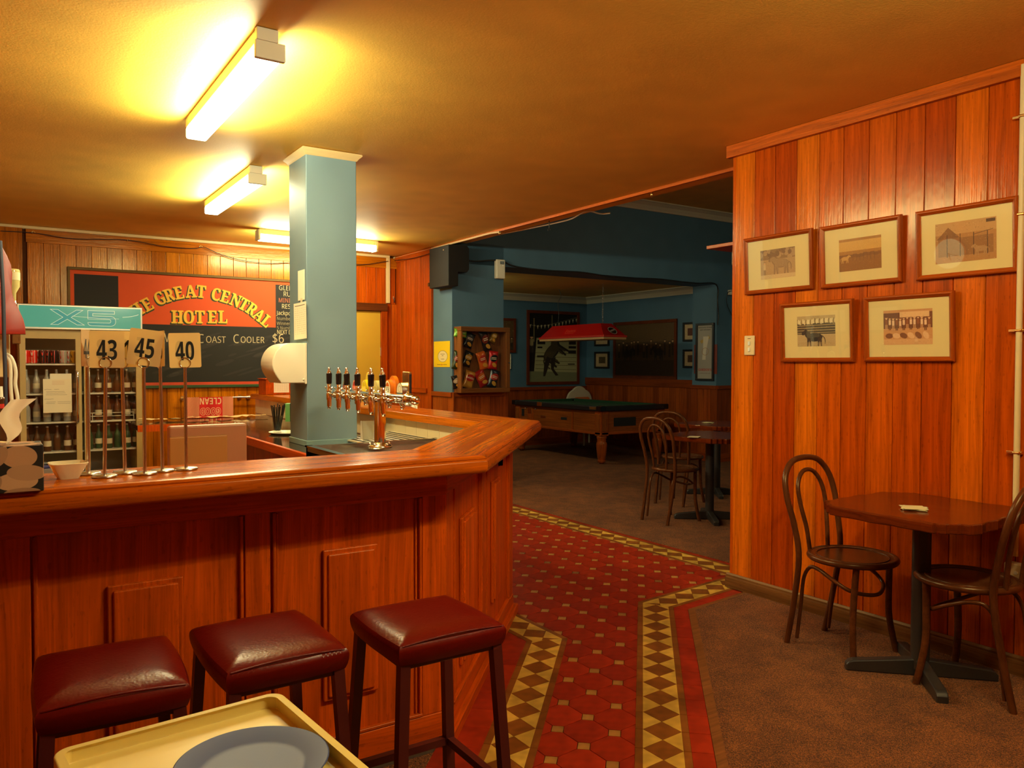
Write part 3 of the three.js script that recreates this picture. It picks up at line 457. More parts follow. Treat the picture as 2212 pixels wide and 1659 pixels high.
ZT.forEach((z, i) => {
  const t = thing('beer_tap', 'chrome beer tap with a black handle on the beer font', 'beer tap', [XT, 1.10, z], 0, 'beer taps in a row on the font');
  t.rotation.z = [0, 0, 0.03, 0.03, 0.0, 0.03][i];
  part('spout', lathe([[0.0001, 0], [0.009, 0], [0.0095, 0.012], [0.0125, 0.014], [0.013, 0.05], [0.0155, 0.052], [0.0165, 0.085], [0.014, 0.09], [0.013, 0.097], [0.0001, 0.097]], 20), mChrome, t);
  part('neck', lathe([[0.012, 0.095], [0.017, 0.1], [0.013, 0.108], [0.011, 0.118], [0.012, 0.145], [0.0001, 0.146]], 20), mChrome, t);
  part('lever', merge([rod([-0.012, 0.112, 0], [-0.024, 0.125, 0], 0.004), rod([0.008, 0.112, 0], [0.02, 0.122, 0], 0.004)]), mChrome, t);
  part('shank', merge([cyl(0.009, 0.009, XM - XT, 16).rotateZ(Math.PI / 2).translate((XM - XT) / 2, 0.078, 0), cyl(0.018, 0.018, 0.016, 20).rotateZ(Math.PI / 2).translate(0.034, 0.078, 0), new THREE.SphereGeometry(0.02, 16, 12).translate(XM - XT, 0.078, 0)]), mChrome, t);
  const hd = part('handle', lathe([[0.0001, 0.142], [0.0135, 0.142], [0.015, 0.147], [0.0165, 0.2], [0.0155, 0.203], [0.0001, 0.204]], 20), mBlackGloss, t);
  part('handle_tip', lathe([[0.012, 0.203], [0.0125, 0.208], [0.006, 0.222], [0.0075, 0.228], [0.006, 0.235], [0.0001, 0.237]], 16), mChrome, hd);
  const [c0, c1, txt, kind, lab] = badgeDefs[i];
  const b = thing('beer_badge', lab, 'beer badge', [1.715, 1.187, z - 0.05]);
  const tex = canvasTex(128, 160, (x, w, h) => { x.fillStyle = c0; x.fillRect(0, 0, w, h); if (kind === 'disc') { x.fillStyle = '#efe5c0'; x.beginPath(); x.ellipse(64, 80, 62, 76, 0, 0, 7); x.fill(); x.fillStyle = '#c4601a'; x.beginPath(); x.ellipse(64, 80, 48, 62, 0, 0, 7); x.fill(); x.fillStyle = '#efe5c0'; x.fillRect(14, 52, 100, 56); x.fillStyle = '#1b1a18'; x.font = 'bold 58px serif'; x.textAlign = 'center'; x.fillText('VB', 64, 100); } else if (kind === 'plate') { x.fillStyle = '#d8ccac'; x.fillRect(0, 0, 128, 90); x.strokeStyle = '#8b7f5d'; x.lineWidth = 4; x.beginPath(); x.ellipse(64, 55, 30, 26, 0, 0, 7); x.stroke(); x.fillStyle = '#4c5450'; x.fillRect(0, 90, 128, 70); x.fillStyle = '#e7e1cc'; x.font = 'bold 44px serif'; x.textAlign = 'center'; x.fillText('DRY', 64, 136); } else { x.fillStyle = c1; x.fillRect(0, 60, w, 44); x.strokeStyle = '#e3d6a8'; x.lineWidth = 5; x.beginPath(); x.ellipse(64, 80, 54, 70, 0, 0, 7); x.stroke(); x.fillStyle = '#e8dcb5'; for (let k = 0; k < 3; k++) x.fillRect(40, 70 + k * 10, 48, 3); } });
  const mB = new THREE.MeshStandardMaterial({ map: tex, roughness: 0.25 }), oval = (rx, ry, d) => cyl(1, 1, d, 36).rotateZ(Math.PI / 2).scale(1, ry, rx);
  const ov = (rx, ry, dx) => { const s = new THREE.CircleGeometry(1, 36); s.rotateY(-Math.PI / 2); s.scale(1, ry, rx); s.translate(dx, 0, 0); return s; };
  const body = lin(...new THREE.Color(c0).toArray(), 0.3);
  if (kind === 'plate') { part('plate', rbox(0.018, 0.15, 0.075, 0.005), mBrass, b, [0.02, 0.055, 0.012]); part('side_label', rbox(0.012, 0.13, 0.01, 0.003), mBlack, b, [0.02, 0.055, 0.05]); part('dome', oval(0.036, 0.046, 0.03), mSteel, b, [0, 0.03, 0]); part('face', ov(0.033, 0.043, -0.016), mB, b, [0, 0.03, 0]); }
  else { const big = kind === 'disc' ? 1.15 : 1; if (kind === 'disc') part('rear_disc', oval(0.046, 0.062, 0.02), body, b, [0.02, 0.045, 0.01]); else if (i === 2) part('rear_disc', oval(0.032, 0.06, 0.012), body, b, [0.015, 0.062, 0.004]); part('body', oval(0.032 * big, 0.045 * big, 0.022), body, b, [0, 0.035, 0]); part('face', ov(0.030 * big, 0.043 * big, -0.0125), mB, b, [0, 0.035, 0]); }
  part('stem', lathe([[0.0001, -0.06], [0.01, -0.06], [0.012, -0.045], [0.006, -0.03], [0.01, -0.015], [0.007, 0], [0.0001, 0.001]], 14), mChrome, b);
  part('stem_arm', rod([-0.05, 0.0, 0.05], [0.0, -0.045, 0], 0.008), mChrome, b);
});
{ // schooner standing on the tray
  const p = onY(783, 960, 0.93);
  single('beer_glass', 'clear beer glass with a chrome rim on the drip tray', 'glass', lathe([[0.0001, 0], [0.026, 0], [0.027, 0.006], [0.034, 0.12], [0.032, 0.12], [0.024, 0.012], [0.0001, 0.012]], 24), glassSolid, [1.665, 0.931, -3.95]);
  single('glass_stand', 'white folded card stand behind the beer glass', 'stand', rbox(0.004, 0.105, 0.095, 0.001), mWhite, [1.735, 0.985, -4.1], [0, 1.0, 0]);
}
// perforated splash grille against the inner tiles
{ const t = thing('splash_grille', 'perforated cream drain board inside the bar corner', 'drain board', [2.01, 0.88, -4.2]), L = 1.15; const tilt = 0.1; part('board', rbox(0.34, 0.01, L, 0.003), lin(0.62, 0.52, 0.32, 0.4), t, [0, 0.01, 0], [0, 0, tilt]); const sl = []; for (let i = 0; i < 9; i++) for (let j = 0; j < 52; j++) sl.push(bb(-0.15 + i * 0.035, -0.13 + i * 0.035, 0, 0.0012, -L / 2 + 0.02 + j * 0.0215, -L / 2 + 0.03 + j * 0.0215)); part('slots', merge(sl), mBlackMatte, t, [0, 0.0152, 0], [0, 0, tilt]).userData.kind = 'stuff'; }

// ------------------------------------------------------------------ bar stools
function padGeometry(w, d, h) {   // padded square cushion with a crown and rolled edges
  const n = 26, g = new THREE.BoxGeometry(1, 1, 1, n, 6, n), p = g.attributes.position;
  for (let i = 0; i < p.count; i++) {
    let x = p.getX(i) * 2, y = p.getY(i) * 2, z = p.getZ(i) * 2;
    const m = Math.max(Math.abs(x), Math.abs(z)), sq = (a, b) => a * Math.sqrt(1 - 0.10 * b * b), yy = Math.abs(y);
    const bulge = 1 + 0.05 * (1 - y * y) - 0.06 * Math.max(0, y) ** 3;
    const X = sq(x, z) * w / 2 * bulge, Z = sq(z, x) * d / 2 * bulge; const crown = y > 0 ? (1 - Math.pow(Math.min(1, m), 5)) * 0.4 + 0.6 : 1;
    p.setXYZ(i, X, y > 0 ? y * h / 2 * crown : y * h / 2, Z);
  }
  g.computeVertexNormals(); uvm(g, 'z', 0.25, 0.25); const q = mergeVertices(g.deleteAttribute('normal'), 1e-5); q.computeVertexNormals(); return q;
}
function stool(label, cx, cz, w, d, h, turn) {
  const t = thing('bar_stool', label, 'bar stool', [cx, 0, cz], turn);
  const cu = part('cushion', padGeometry(w, d, 0.066), mLeather, t, [0, h - 0.03, 0]);
  const zs = d / 2 - 0.008; part('piping', tube([[-w * 0.46, 0, 0], [-w * 0.25, 0.006, 0.004], [0, 0.009, 0.006], [w * 0.25, 0.006, 0.004], [w * 0.46, 0, 0]], 0.0022, 30, 6), mLeather, cu, [0, 0.012, d / 2 - 0.005]);
  part('seat_frame', rbox(w - 0.03, 0.02, d - 0.03, 0.004), mStoolLeg, t, [0, h - 0.068, 0]);
  const sx = w / 2 - 0.025, sz = d / 2 - 0.025, k = 0.04, at = (x, z, y) => [x * (sx + k * (1 - y / h)), y, z * (sz + k * (1 - y / h))];
  for (const x of [-1, 1]) for (const z of [-1, 1]) part('leg', bar(at(x, z, 0.0), at(x, z, h - 0.06), 0.025, 0.025), mStoolLeg, t);
  for (const [a, b, y] of [[[-1, 1], [1, 1], 0.2], [[-1, -1], [1, -1], 0.305], [[-1, -1], [-1, 1], 0.305], [[1, -1], [1, 1], 0.305]]) part('foot_rail', bar(at(a[0], a[1], y), at(b[0], b[1], y), 0.02, 0.02), mStoolLeg, t);
  return t;
}
stool('dark red leather bar stool standing by the angled bar corner', 0.905, -1.775, 0.292, 0.30, 0.728, 0.0);
stool('dark red leather bar stool with a torn front edge, between the other two stools', 0.528, -1.865, 0.275, 0.345, 0.724, 0.02);
stool('dark red leather bar stool at the shaded end of the bar', 0.195, -1.86, 0.275, 0.335, 0.722, -0.04);
// the tear
single('torn_patch', 'torn pale foam showing at the front edge of the middle stool', 'tear', new THREE.SphereGeometry(0.009, 12, 8).scale(1.2, 0.5, 0.4), lin(0.42, 0.14, 0.05, 0.9), [0.455, 0.688, -1.69]);

// ------------------------------------------------------------------ tray and plate on a small table in front
{
  const th = 0.735, a = onY(600, 1497, th), b = onY(120, 1625, th), c = onY(762, 1659, th);
  const ux = V(a.x - b.x, 0, a.z - b.z), L = ux.length(); ux.normalize(); const uz = V(c.x - a.x, 0, c.z - a.z).normalize(), turn = Math.atan2(-ux.z, ux.x);
  const t = thing('serving_tray', 'cream plastic serving tray with a raised rim', 'tray', [a.x, th, a.z], turn);
  const W = L + 0.003, D = 0.48, sh = (e, r) => { const s = new THREE.Shape(), x0 = -W + e, x1 = -e, z0 = e, z1 = D - e; s.moveTo(x0 + r, -z0); s.lineTo(x1 - r, -z0); s.absarc(x1 - r, -z0 - r, r, Math.PI / 2, 0, true); s.lineTo(x1, -z1 + r); s.absarc(x1 - r, -z1 + r, r, 0, -Math.PI / 2, true); s.lineTo(x0 + r, -z1); s.absarc(x0 + r, -z1 + r, r, -Math.PI / 2, -Math.PI, true); s.lineTo(x0, -z0 - r); s.absarc(x0 + r, -z0 - r, r, Math.PI, Math.PI / 2, true); return s; };
  const mTray = lin(0.78, 0.62, 0.20, 0.38);
  const rimS = sh(0, 0.025); rimS.holes.push(sh(0.012, 0.018)); const ring = new THREE.ExtrudeGeometry(rimS, { depth: 0.018, bevelEnabled: true, bevelSize: 0.003, bevelThickness: 0.003, bevelSegments: 3, curveSegments: 12 }); ring.rotateX(-Math.PI / 2).translate(0, -0.018, 0);
  part('rim', toCreasedNormals(ring, 0.7), mTray, t);
  const base = new THREE.ExtrudeGeometry(sh(0.01, 0.02), { depth: 0.004, bevelEnabled: false, curveSegments: 12 }); base.rotateX(-Math.PI / 2).translate(0, -0.024, 0); part('base', base, mTray, t);
  const pl = thing('dinner_plate', 'pale blue round plate on the cream tray', 'plate', [0, 0, 0]); const pc = onY(590, 1592, th + 0.0);
  const cc = V(a.x, 0, a.z).addScaledVector(ux, -0.12).addScaledVector(uz, 0.225); pl.position.set(cc.x, th - 0.018, cc.z);
  part('dish', lathe([[0.0001, 0], [0.07, 0], [0.075, 0.004], [0.085, 0.006], [0.118, 0.018], [0.121, 0.021], [0.118, 0.0225], [0.085, 0.012], [0.075, 0.009], [0.0001, 0.008]], 56), lin(0.085, 0.115, 0.27, 0.45, { type: 'phys', specularIntensity: 0.4 }), pl).scale.setScalar(0.97);
  const tb = thing('side_table', 'small dark table under the serving tray', 'table', [a.x - 0.21, 0, a.z + 0.27], turn);
  part('table_top', rbox(0.36, 0.025, 0.42, 0.004), mDarkWood, tb, [0.0, th - 0.041, 0]); for (const x of [-1, 1]) for (const z of [-1, 1]) part('leg', box(0.03, th - 0.055, 0.03), mDarkWood, tb, [x * 0.15, (th - 0.055) / 2, z * 0.18]);
}

// ------------------------------------------------------------------ things on the bar
{
  const numTex = (s, ghost) => canvasTex(256, 256, (x) => { x.fillStyle = '#f3dca0'; x.fillRect(0, 0, 256, 256); x.globalAlpha = 0.12; x.fillStyle = '#6a5a40'; x.font = 'bold 190px sans-serif'; x.textAlign = 'center'; x.save(); x.translate(256, 0); x.scale(-0.74, 1); x.fillText(ghost, 180, 196); x.restore(); x.globalAlpha = 1; x.fillStyle = '#17140f'; x.save(); x.translate(128, 200); x.scale(0.74, 1); x.fillText(s, 0, 0); x.restore(); });
  const defs = [[191, 1028, '44', 1.35, 0, 800], [226, 1034, '43', 0.06, 0.0, 785], [270, 1026, '41', 0.1, 0, 790], [313, 1028, '45', -0.05, -0.12, 782], [351, 1022, '46', -1.25, 0, 795], [402, 1018, '40', 0.05, 0.03, 780]];
  defs.forEach(([px, py, num, yaw, tilt, ringY], i) => {
    const p = onY(px, py - 3, TOP), t = thing('table_number_stand', ({ 43: 'chrome stand whose card reads forty three', 45: 'chrome stand whose tilted card reads forty five', 40: 'chrome stand whose card reads forty, beside the till monitor' })[num] || '', 'number stand', [p.x, TOP, p.z], -YAW * 0.35, 'table number stands on the bar');
    if (i === 0 || i === 2 || i === 4) t.userData.label = ['chrome table number stand next to the white square bowl, its card turned edge on', '', 'chrome table number stand behind the cards 43 and 45, card ending in 1', '', 'chrome table number stand behind the card 45, its card turned edge on'][i];
    const H = 0.292, lean = [0.0, 0.02, -0.015, 0.0, -0.01, 0.0][i];
    part('base', lathe([[0.0001, 0], [0.031, 0], [0.032, 0.003], [0.03, 0.007], [0.006, 0.009], [0.0001, 0.009]], 32), mSteel, t);
    part('rod', cyl(0.0045, 0.005, H, 14), mSteel, t, [lean * H / 2, H / 2 + 0.006, 0], [0, 0, -lean]);
    const ringG = merge([new THREE.TorusGeometry(0.0145, 0.0014, 8, 32), new THREE.TorusGeometry(0.0145, 0.0014, 8, 32).translate(0, 0, 0.0045)]); const top = [lean * H, H + 0.018, 0];
    part('ring_clip', ringG, mChrome, t, top, [0, yaw, 0]);
    const cg = rbox(0.098, 0.104, 0.0012, 0.0005), sh = new THREE.Shape(); const w = 0.085, h = 0.1, r = 0.005; sh.moveTo(-w / 2 + r, -h / 2); sh.lineTo(w / 2 - r, -h / 2); sh.absarc(w / 2 - r, -h / 2 + r, r, -Math.PI / 2, 0); sh.lineTo(w / 2, h / 2 - r); sh.absarc(w / 2 - r, h / 2 - r, r, 0, Math.PI / 2); sh.lineTo(-w / 2 + r, h / 2); sh.absarc(-w / 2 + r, h / 2 - r, r, Math.PI / 2, Math.PI); sh.lineTo(-w / 2, -h / 2 + r); sh.absarc(-w / 2 + r, -h / 2 + r, r, Math.PI, Math.PI * 1.5);
    const card = new THREE.ExtrudeGeometry(sh, { depth: 0.001, bevelEnabled: false }); const q = card.attributes.position, uv = card.attributes.uv; for (let k = 0; k < q.count; k++) uv.setXY(k, q.getX(k) / w + 0.5, q.getY(k) / h + 0.5);
    const off = [[0, 0.04], [0.004, 0.036], [0.002, 0.038], [0.004, 0.042], [0, 0.04], [0.0, 0.036]][i];
    const hold = new THREE.Group(); const m = part('number_card', card, new THREE.MeshPhysicalMaterial({ map: numTex(num, num), roughness: 0.9, transmission: 0.5, thickness: 0, side: THREE.DoubleSide }), t, [top[0] + off[0], top[1] + off[1], 0.0018], [0, yaw, tilt]);
    m.position.x = top[0] + off[0] * Math.cos(yaw);
  });
}
{ // tissue box
  const stoneTex = canvasTex(512, 256, (x, w, h) => { x.fillStyle = '#17100b'; x.fillRect(0, 0, w, h); const blob = (cx, cy, rx, ry, a, c) => { x.fillStyle = c; x.beginPath(); x.ellipse(cx, cy, rx, ry, a, 0, 7); x.fill(); }; blob(410, 60, 76, 62, 0.1, '#c09068'); blob(300, 40, 60, 76, 0.2, '#b08460'); blob(396, 196, 92, 50, 0, '#c69a72'); blob(440, 150, 86, 44, 0.1, '#b88c66'); blob(270, 190, 64, 66, 0.3, '#a87e5c'); blob(150, 60, 84, 74, 0.2, '#b68a64'); blob(150, 200, 82, 60, 0, '#ac825e'); blob(40, 110, 54, 90, 0, '#bc9068'); blob(420, 258, 80, 26, 0, '#a67c5a'); });
  const mS = new THREE.MeshStandardMaterial({ map: stoneTex, roughness: 0.6 });
  const t = thing('tissue_box', 'tissue box printed with brown pebbles at the end of the bar', 'tissue box', [-0.03, TOP, -2.262], 0.02);
  part('box', rbox(0.245, 0.112, 0.118, 0.003), mS, t, [0, 0.056, 0]);
  const g = new THREE.PlaneGeometry(0.055, 0.13, 10, 12), q = g.attributes.position; for (let i = 0; i < q.count; i++) { const x = q.getX(i), y = (q.getY(i) + 0.065) / 0.13; const k = 0.25 + 0.75 * Math.pow(y, 0.7); q.setXYZ(i, x * k + 0.035 * y + 0.012 * Math.sin(y * 7), y * 0.115 + 0.02 * x / 0.05 * (1 - y), 0.018 * Math.sin(x * 70 + y * 3) * y - 0.02 * y); } g.computeVertexNormals();
  part('tissue', g, new THREE.MeshPhysicalMaterial({ color: 0xf6ead0, roughness: 1, transmission: 0.5, thickness: 0, side: THREE.DoubleSide }), t, [0.045, 0.105, 0.0]);
  part('slot_film', new THREE.CircleGeometry(0.05, 24).rotateX(-Math.PI / 2).scale(1.6, 1, 0.7), lin(0.45, 0.33, 0.22, 0.2), t, [0.02, 0.1127, 0]);
}
{ // square bowl
  const t = thing('square_bowl', 'white square ceramic bowl between the tissue box and the number stands', 'bowl', [0.158, TOP, -2.415], 0.1);
  const S = (e, y) => { const s = 0.043 * e, c = []; for (let k = 0; k < 32; k++) { const a = k / 32 * Math.PI * 2, cx = Math.cos(a), cz = Math.sin(a), m = Math.pow(Math.pow(Math.abs(cx), 6) + Math.pow(Math.abs(cz), 6), -1 / 6); c.push([cx * m * s, y, cz * m * s]); } return c; };
  const rings = [S(0.55, 0), S(0.6, 0.004), S(0.95, 0.034), S(1.06, 0.042), S(1.0, 0.043), S(0.9, 0.034), S(0.55, 0.008), S(0.01, 0.007)], pos = []; for (let r = 0; r < rings.length - 1; r++) for (let k = 0; k < 32; k++) { const j = (k + 1) % 32; pos.push(...rings[r][k], ...rings[r + 1][k], ...rings[r + 1][j], ...rings[r][k], ...rings[r + 1][j], ...rings[r][j]); }
  const g = new THREE.BufferGeometry(); g.setAttribute('position', new THREE.Float32BufferAttribute(pos, 3)); g.computeVertexNormals(); part('bowl', toCreasedNormals(g, 0.6), lin(0.82, 0.72, 0.48, 0.15, { side: THREE.DoubleSide }), t);
}
// ------------------------------------------------------------------ desk unit, papers and till screen inside the bar
const desk = thing('back_desk', 'timber desk unit behind the bar under the papers', 'desk', [0.12, 0, -3.02]);
part('top', wuv(bb(-0.6, 0.27, 0.90, 0.935, -0.3, 0.3, 0.003), 'x'), mBar, desk); part('side', wuv(bb(0.24, 0.265, 0.0, 0.9, -0.28, 0.28), 'y'), mBar, desk); part('side', wuv(bb(-0.58, -0.555, 0, 0.9, -0.28, 0.28), 'y'), mBar, desk); part('shelf', wuv(bb(-0.56, 0.245, 0.74, 0.76, -0.28, 0.28), 'x'), mBar, desk); part('back_board', wuv(bb(-0.56, 0.245, 0, 0.9, -0.28, -0.26), 'y'), mBar, desk);
{
  const sheet = (name, label, cat, x, y, z, w, d, h, turn, mat, tilt = 0, grp) => single(name, label, cat, rbox(w, h, d, 0.0008, 1), mat, [x, y + h / 2, z], [tilt, turn, 0], grp);
  const mYel = lin(0.80, 0.74, 0.42, 0.8), mW = lin(0.86, 0.82, 0.70, 0.8), mGrey = lin(0.14, 0.11, 0.13, 0.5), mPink = lin(0.5, 0.09, 0.30, 0.6);
  sheet('folder', 'dark grey folder under the white paper pile behind the bar', 'folder', 0.27, 0.935, -2.86, 0.2, 0.25, 0.008, 0.3, mGrey);
  for (let k = 0; k < 5; k++) sheet('paper_sheet', 'white sheet in the loose paper pile on the back desk', 'paper', 0.265 + rr(-0.008, 0.008), 0.943 + k * 0.0036, -2.87, 0.15, 0.21, 0.003, 0.35 + rr(-0.12, 0.12), mW, 0, 'loose papers on the back desk');
  sheet('order_book', 'pale yellow open order book on the back desk', 'book', 0.2, 0.955, -3.06, 0.24, 0.2, 0.012, 0.15, mYel, -0.06);
  sheet('order_book', 'white notebook with a pink cover edge beside the paper pile', 'book', 0.13, 0.945, -2.86, 0.11, 0.14, 0.006, -0.1, mW);
  sheet('notebook_cover', 'pink cardboard cover under the white notebook', 'book', 0.13, 0.938, -2.855, 0.114, 0.144, 0.007, -0.1, mPink);
  sheet('ring_binder', 'grey ring binder lying on the back desk under the pens', 'binder', 0.12, 0.935, -3.22, 0.26, 0.16, 0.055, 0.05, mGrey);
  single('stapler', 'black stapler lying on the grey binder', 'stapler', rbox(0.1, 0.018, 0.025, 0.006), mBlack, [0.1, 1.0, -3.19], [0, 0.25, 0.04]);
  single('marker_pen', 'blue marker pen lying on the grey binder', 'pen', cyl(0.006, 0.006, 0.1, 12).rotateZ(Math.PI / 2), lin(0.03, 0.03, 0.16, 0.3), [0.15, 0.998, -3.16], [0, 0.1, 0]);
  single('clipboard_sheet', 'white folded sheet on top of the grey binder', 'paper', rbox(0.12, 0.003, 0.06, 0.001), mW, [0.12, 0.995, -3.25], [0, 0.1, 0.05]);
  single('paper_bag', 'cream paper bag standing behind the tissue box', 'bag', rbox(0.12, 0.16, 0.05, 0.004), lin(0.72, 0.50, 0.22, 0.8), [0.015, 1.03, -2.95], [0, 0.3, -0.15]);
}
{ // till screen seen from behind
  const t = thing('till_monitor', 'pinkish cream touch till monitor seen from behind', 'monitor', [0.595, 0.85, -2.78], -0.03);
  const mTill = lin(0.40, 0.17, 0.075, 0.42); t.rotation.y = 0.02;
  part('back_shell', rbox(0.252, 0.30, 0.035, 0.008), mTill, t, [0, 0.152, 0]);
  part('back_panel', rbox(0.185, 0.27, 0.01, 0.006), lin(0.42, 0.18, 0.035, 0.45), t, [-0.034, 0.132, 0.02]);
  part('stand', rbox(0.1, 0.14, 0.06, 0.006), mTill, t, [0, -0.06, -0.03]);
  part('foot', rbox(0.2, 0.02, 0.16, 0.005), mTill, t, [0, -0.11, -0.04]);
  const d2 = thing('till_shelf', 'timber shelf under the till monitor', 'shelf', [0.6, 0, -2.86]); part('top', wuv(bb(-0.2, 0.3, 0.70, 0.73, -0.16, 0.16), 'x'), mBar, d2); part('side', wuv(bb(-0.2, -0.175, 0, 0.7, -0.15, 0.15)), mBar, d2); part('side', wuv(bb(0.275, 0.3, 0, 0.7, -0.15, 0.15)), mBar, d2);
}

// ------------------------------------------------------------------ drinks fridge
const FR = { z: -8.2, x0: 0.165, x1: 1.165 };
{
  const t = thing('drinks_fridge', 'two door glass drinks fridge with a lit turquoise header sign', 'fridge', [FR.x0, 0, FR.z]);
  const W = FR.x1 - FR.x0, mB = lin(0.50, 0.36, 0.14, 0.45);
  part('body', merge([bb(0, W, 0.05, 1.66, -0.66, -0.64), bb(0, 0.03, 0.05, 1.66, -0.65, -0.03), bb(W - 0.03, W, 0.05, 1.66, -0.65, -0.03), bb(0, W, 0.05, 0.12, -0.65, -0.03), bb(0, W, 1.60, 1.66, -0.65, -0.03)]), mB, t);
  part('header_box', rbox(W + 0.01, 0.225, 0.66, 0.006), mAlu, t, [W / 2, 1.77, -0.32]);
  const sign = canvasTex(1024, 200, (x, w, h) => { x.fillStyle = '#4fa59c'; x.fillRect(0, 0, w, h); x.lineJoin = 'miter'; x.strokeStyle = '#cfe6d2'; x.lineWidth = 4; const path = (pts) => { x.beginPath(); pts.forEach((p, i) => (i ? x.lineTo(...p) : x.moveTo(...p))); x.closePath(); x.fillStyle = '#3f9aa0'; x.fill(); x.stroke(); }; path([[250, 30], [312, 30], [388, 84], [464, 30], [520, 30], [420, 102], [530, 172], [470, 172], [388, 120], [312, 172], [252, 172], [352, 102]]); x.beginPath(); x.moveTo(790, 30); x.lineTo(560, 30); x.lineTo(560, 112); x.lineTo(740, 112); x.quadraticCurveTo(758, 112, 758, 128); x.quadraticCurveTo(758, 146, 740, 146); x.lineTo(560, 146); x.quadraticCurveTo(562, 176, 596, 176); x.lineTo(756, 176); x.quadraticCurveTo(800, 172, 800, 130); x.quadraticCurveTo(800, 84, 756, 82); x.lineTo(602, 82); x.lineTo(602, 58); x.lineTo(790, 58); x.closePath(); x.fillStyle = '#3f9aa0'; x.fill(); x.stroke(); x.globalAlpha = 0.9; x.strokeStyle = '#e9f3df'; x.lineWidth = 3; x.beginPath(); x.moveTo(430, 88); x.quadraticCurveTo(620, 104, 830, 104); x.stroke(); x.lineWidth = 5; x.beginPath(); x.moveTo(860, 86); x.quadraticCurveTo(960, 78, 1004, 54); x.stroke(); });
  part('header_sign', new THREE.PlaneGeometry(W - 0.02, 0.19), new THREE.MeshStandardMaterial({ map: sign, emissive: 0xffffff, emissiveMap: sign, emissiveIntensity: 0.3, roughness: 0.12 }), t, [W / 2, 1.772, 0.0125]);
  for (const [x0, x1, hx] of [[0.01, 0.49, 0.455], [0.51, 0.99, 0.545]]) {
    const dr = part('door', merge([bb(x0, x1, 1.575, 1.63, -0.03, 0.01), bb(x0, x1, 0.08, 0.16, -0.03, 0.01), bb(x0, x0 + 0.045, 0.16, 1.575, -0.03, 0.01), bb(x1 - 0.045, x1, 0.16, 1.575, -0.03, 0.01)]), mB, t);
    part('glass', bb(x0 + 0.04, x1 - 0.04, 0.15, 1.58, -0.012, -0.008), glassPane, dr);
    part('handle', tube([[hx, 1.28, 0.012], [hx, 1.27, 0.035], [hx, 1.0, 0.04], [hx, 0.82, 0.035], [hx, 0.81, 0.012]], 0.011, 30, 10), x0 < 0.3 ? mChrome : mAlu, dr);
  }
  for (const y of [1.35, 1.08, 0.82, 0.55, 0.3]) part('shelf', bb(0.035, W - 0.035, y - 0.014, y, -0.6, -0.05), mWhite, t);
  part('interior_lining', bb(0.03, W - 0.03, 0.12, 1.6, -0.64, -0.635), lin(0.34, 0.27, 0.15, 0.6), t);
  const lampM = new THREE.MeshStandardMaterial({ color: 0xffffff, emissive: new THREE.Color().setRGB(1, 0.82, 0.5), emissiveIntensity: 2.2 });
  part('inner_tube', bb(0.1, 0.44, 1.578, 1.588, -0.055, -0.045), lampM, t);
  const rl = new THREE.RectAreaLight(new THREE.Color().setRGB(1, 0.82, 0.5), 1.6, 0.8, 0.03); rl.position.set(0.5, 1.575, -0.08); rl.rotation.set(-Math.PI / 2, 0, 0); t.add(rl);
  // wire guard
  part('wire_guard', merge([rod([0.55, 0.86, -0.06], [0.93, 0.86, -0.06], 0.003), rod([0.55, 0.89, -0.06], [0.93, 0.89, -0.06], 0.003), rod([0.58, 0.82, -0.06], [0.58, 0.89, -0.06], 0.003), rod([0.93, 0.82, -0.06], [0.93, 0.89, -0.06], 0.003)]), mWhite, t);
  // cans on the top shelf
  const canBody = lathe([[0.0001, 0.003], [0.022, 0.0], [0.03, 0.008], [0.032, 0.014], [0.032, 0.108], [0.026, 0.12], [0.0001, 0.118]], 24);
  const canTex = (bg, fg, txt) => canvasTex(256, 128, (x) => { x.fillStyle = bg; x.fillRect(0, 0, 256, 128); x.fillStyle = fg; x.font = 'italic bold 34px serif'; x.textAlign = 'center'; for (const cx of [64, 192]) { x.save(); x.translate(cx, 64); x.rotate(-Math.PI / 2); x.fillText(txt, 0, 8); x.restore(); x.fillRect(cx + 26, 0, 5, 128); } });
  const kinds = [['#e01f10', '#fff4e0', 'Coca-Cola', 'red cola can with white script on the top fridge shelf', 'red cola cans'], ['#1a1010', '#d52a1a', 'Coca-Cola', 'black cola can with red script on the top fridge shelf', 'black cola cans'], ['#b7b0a0', '#b02018', 'Diet', 'silver soft drink can on the top fridge shelf', 'silver cans'], ['#c99a1c', '#6a4a08', 'Lift', 'yellow soft drink can at the end of the top fridge shelf', 'yellow can']];
  const mats = kinds.map((k) => new THREE.MeshStandardMaterial({ map: canTex(k[0], k[1], k[2]), roughness: 0.25, metalness: 0.25 }));
  const order = [0, 0, 0, 2, 1, 1, 1, 1, 2, 2, 3];
  order.forEach((k, i) => { const px = [56, 63, 72, 82, 92, 104, 117, 126, 136, 148, 160][i], p = onZ(px, 787, FR.z - 0.1 - (i % 2) * 0.05); const c = thing('drink_can', kinds[k][3], 'can', [p.x, 1.351, p.z], rr(-0.4, 0.4) + 1.2, kinds[k][4] + ' in the fridge'); const cb = part('body', canBody, mats[k], c); part('lid', cyl(0.025, 0.0255, 0.004, 20), mChrome, cb, [0, 0.119, 0]); });
  // bottles on the lower shelves
  const bottleG = lathe([[0.0001, 0], [0.029, 0], [0.031, 0.006], [0.031, 0.115], [0.027, 0.135], [0.014, 0.165], [0.0125, 0.215], [0.014, 0.217], [0.014, 0.225], [0.0001, 0.225]], 20);
  const mBrownGlass = lin(0.11, 0.05, 0.018, 0.06), mGreenGlass = lin(0.03, 0.09, 0.04, 0.06), mClear = lin(0.38, 0.36, 0.30, 0.08), lab = lin(0.7, 0.62, 0.42, 0.5);
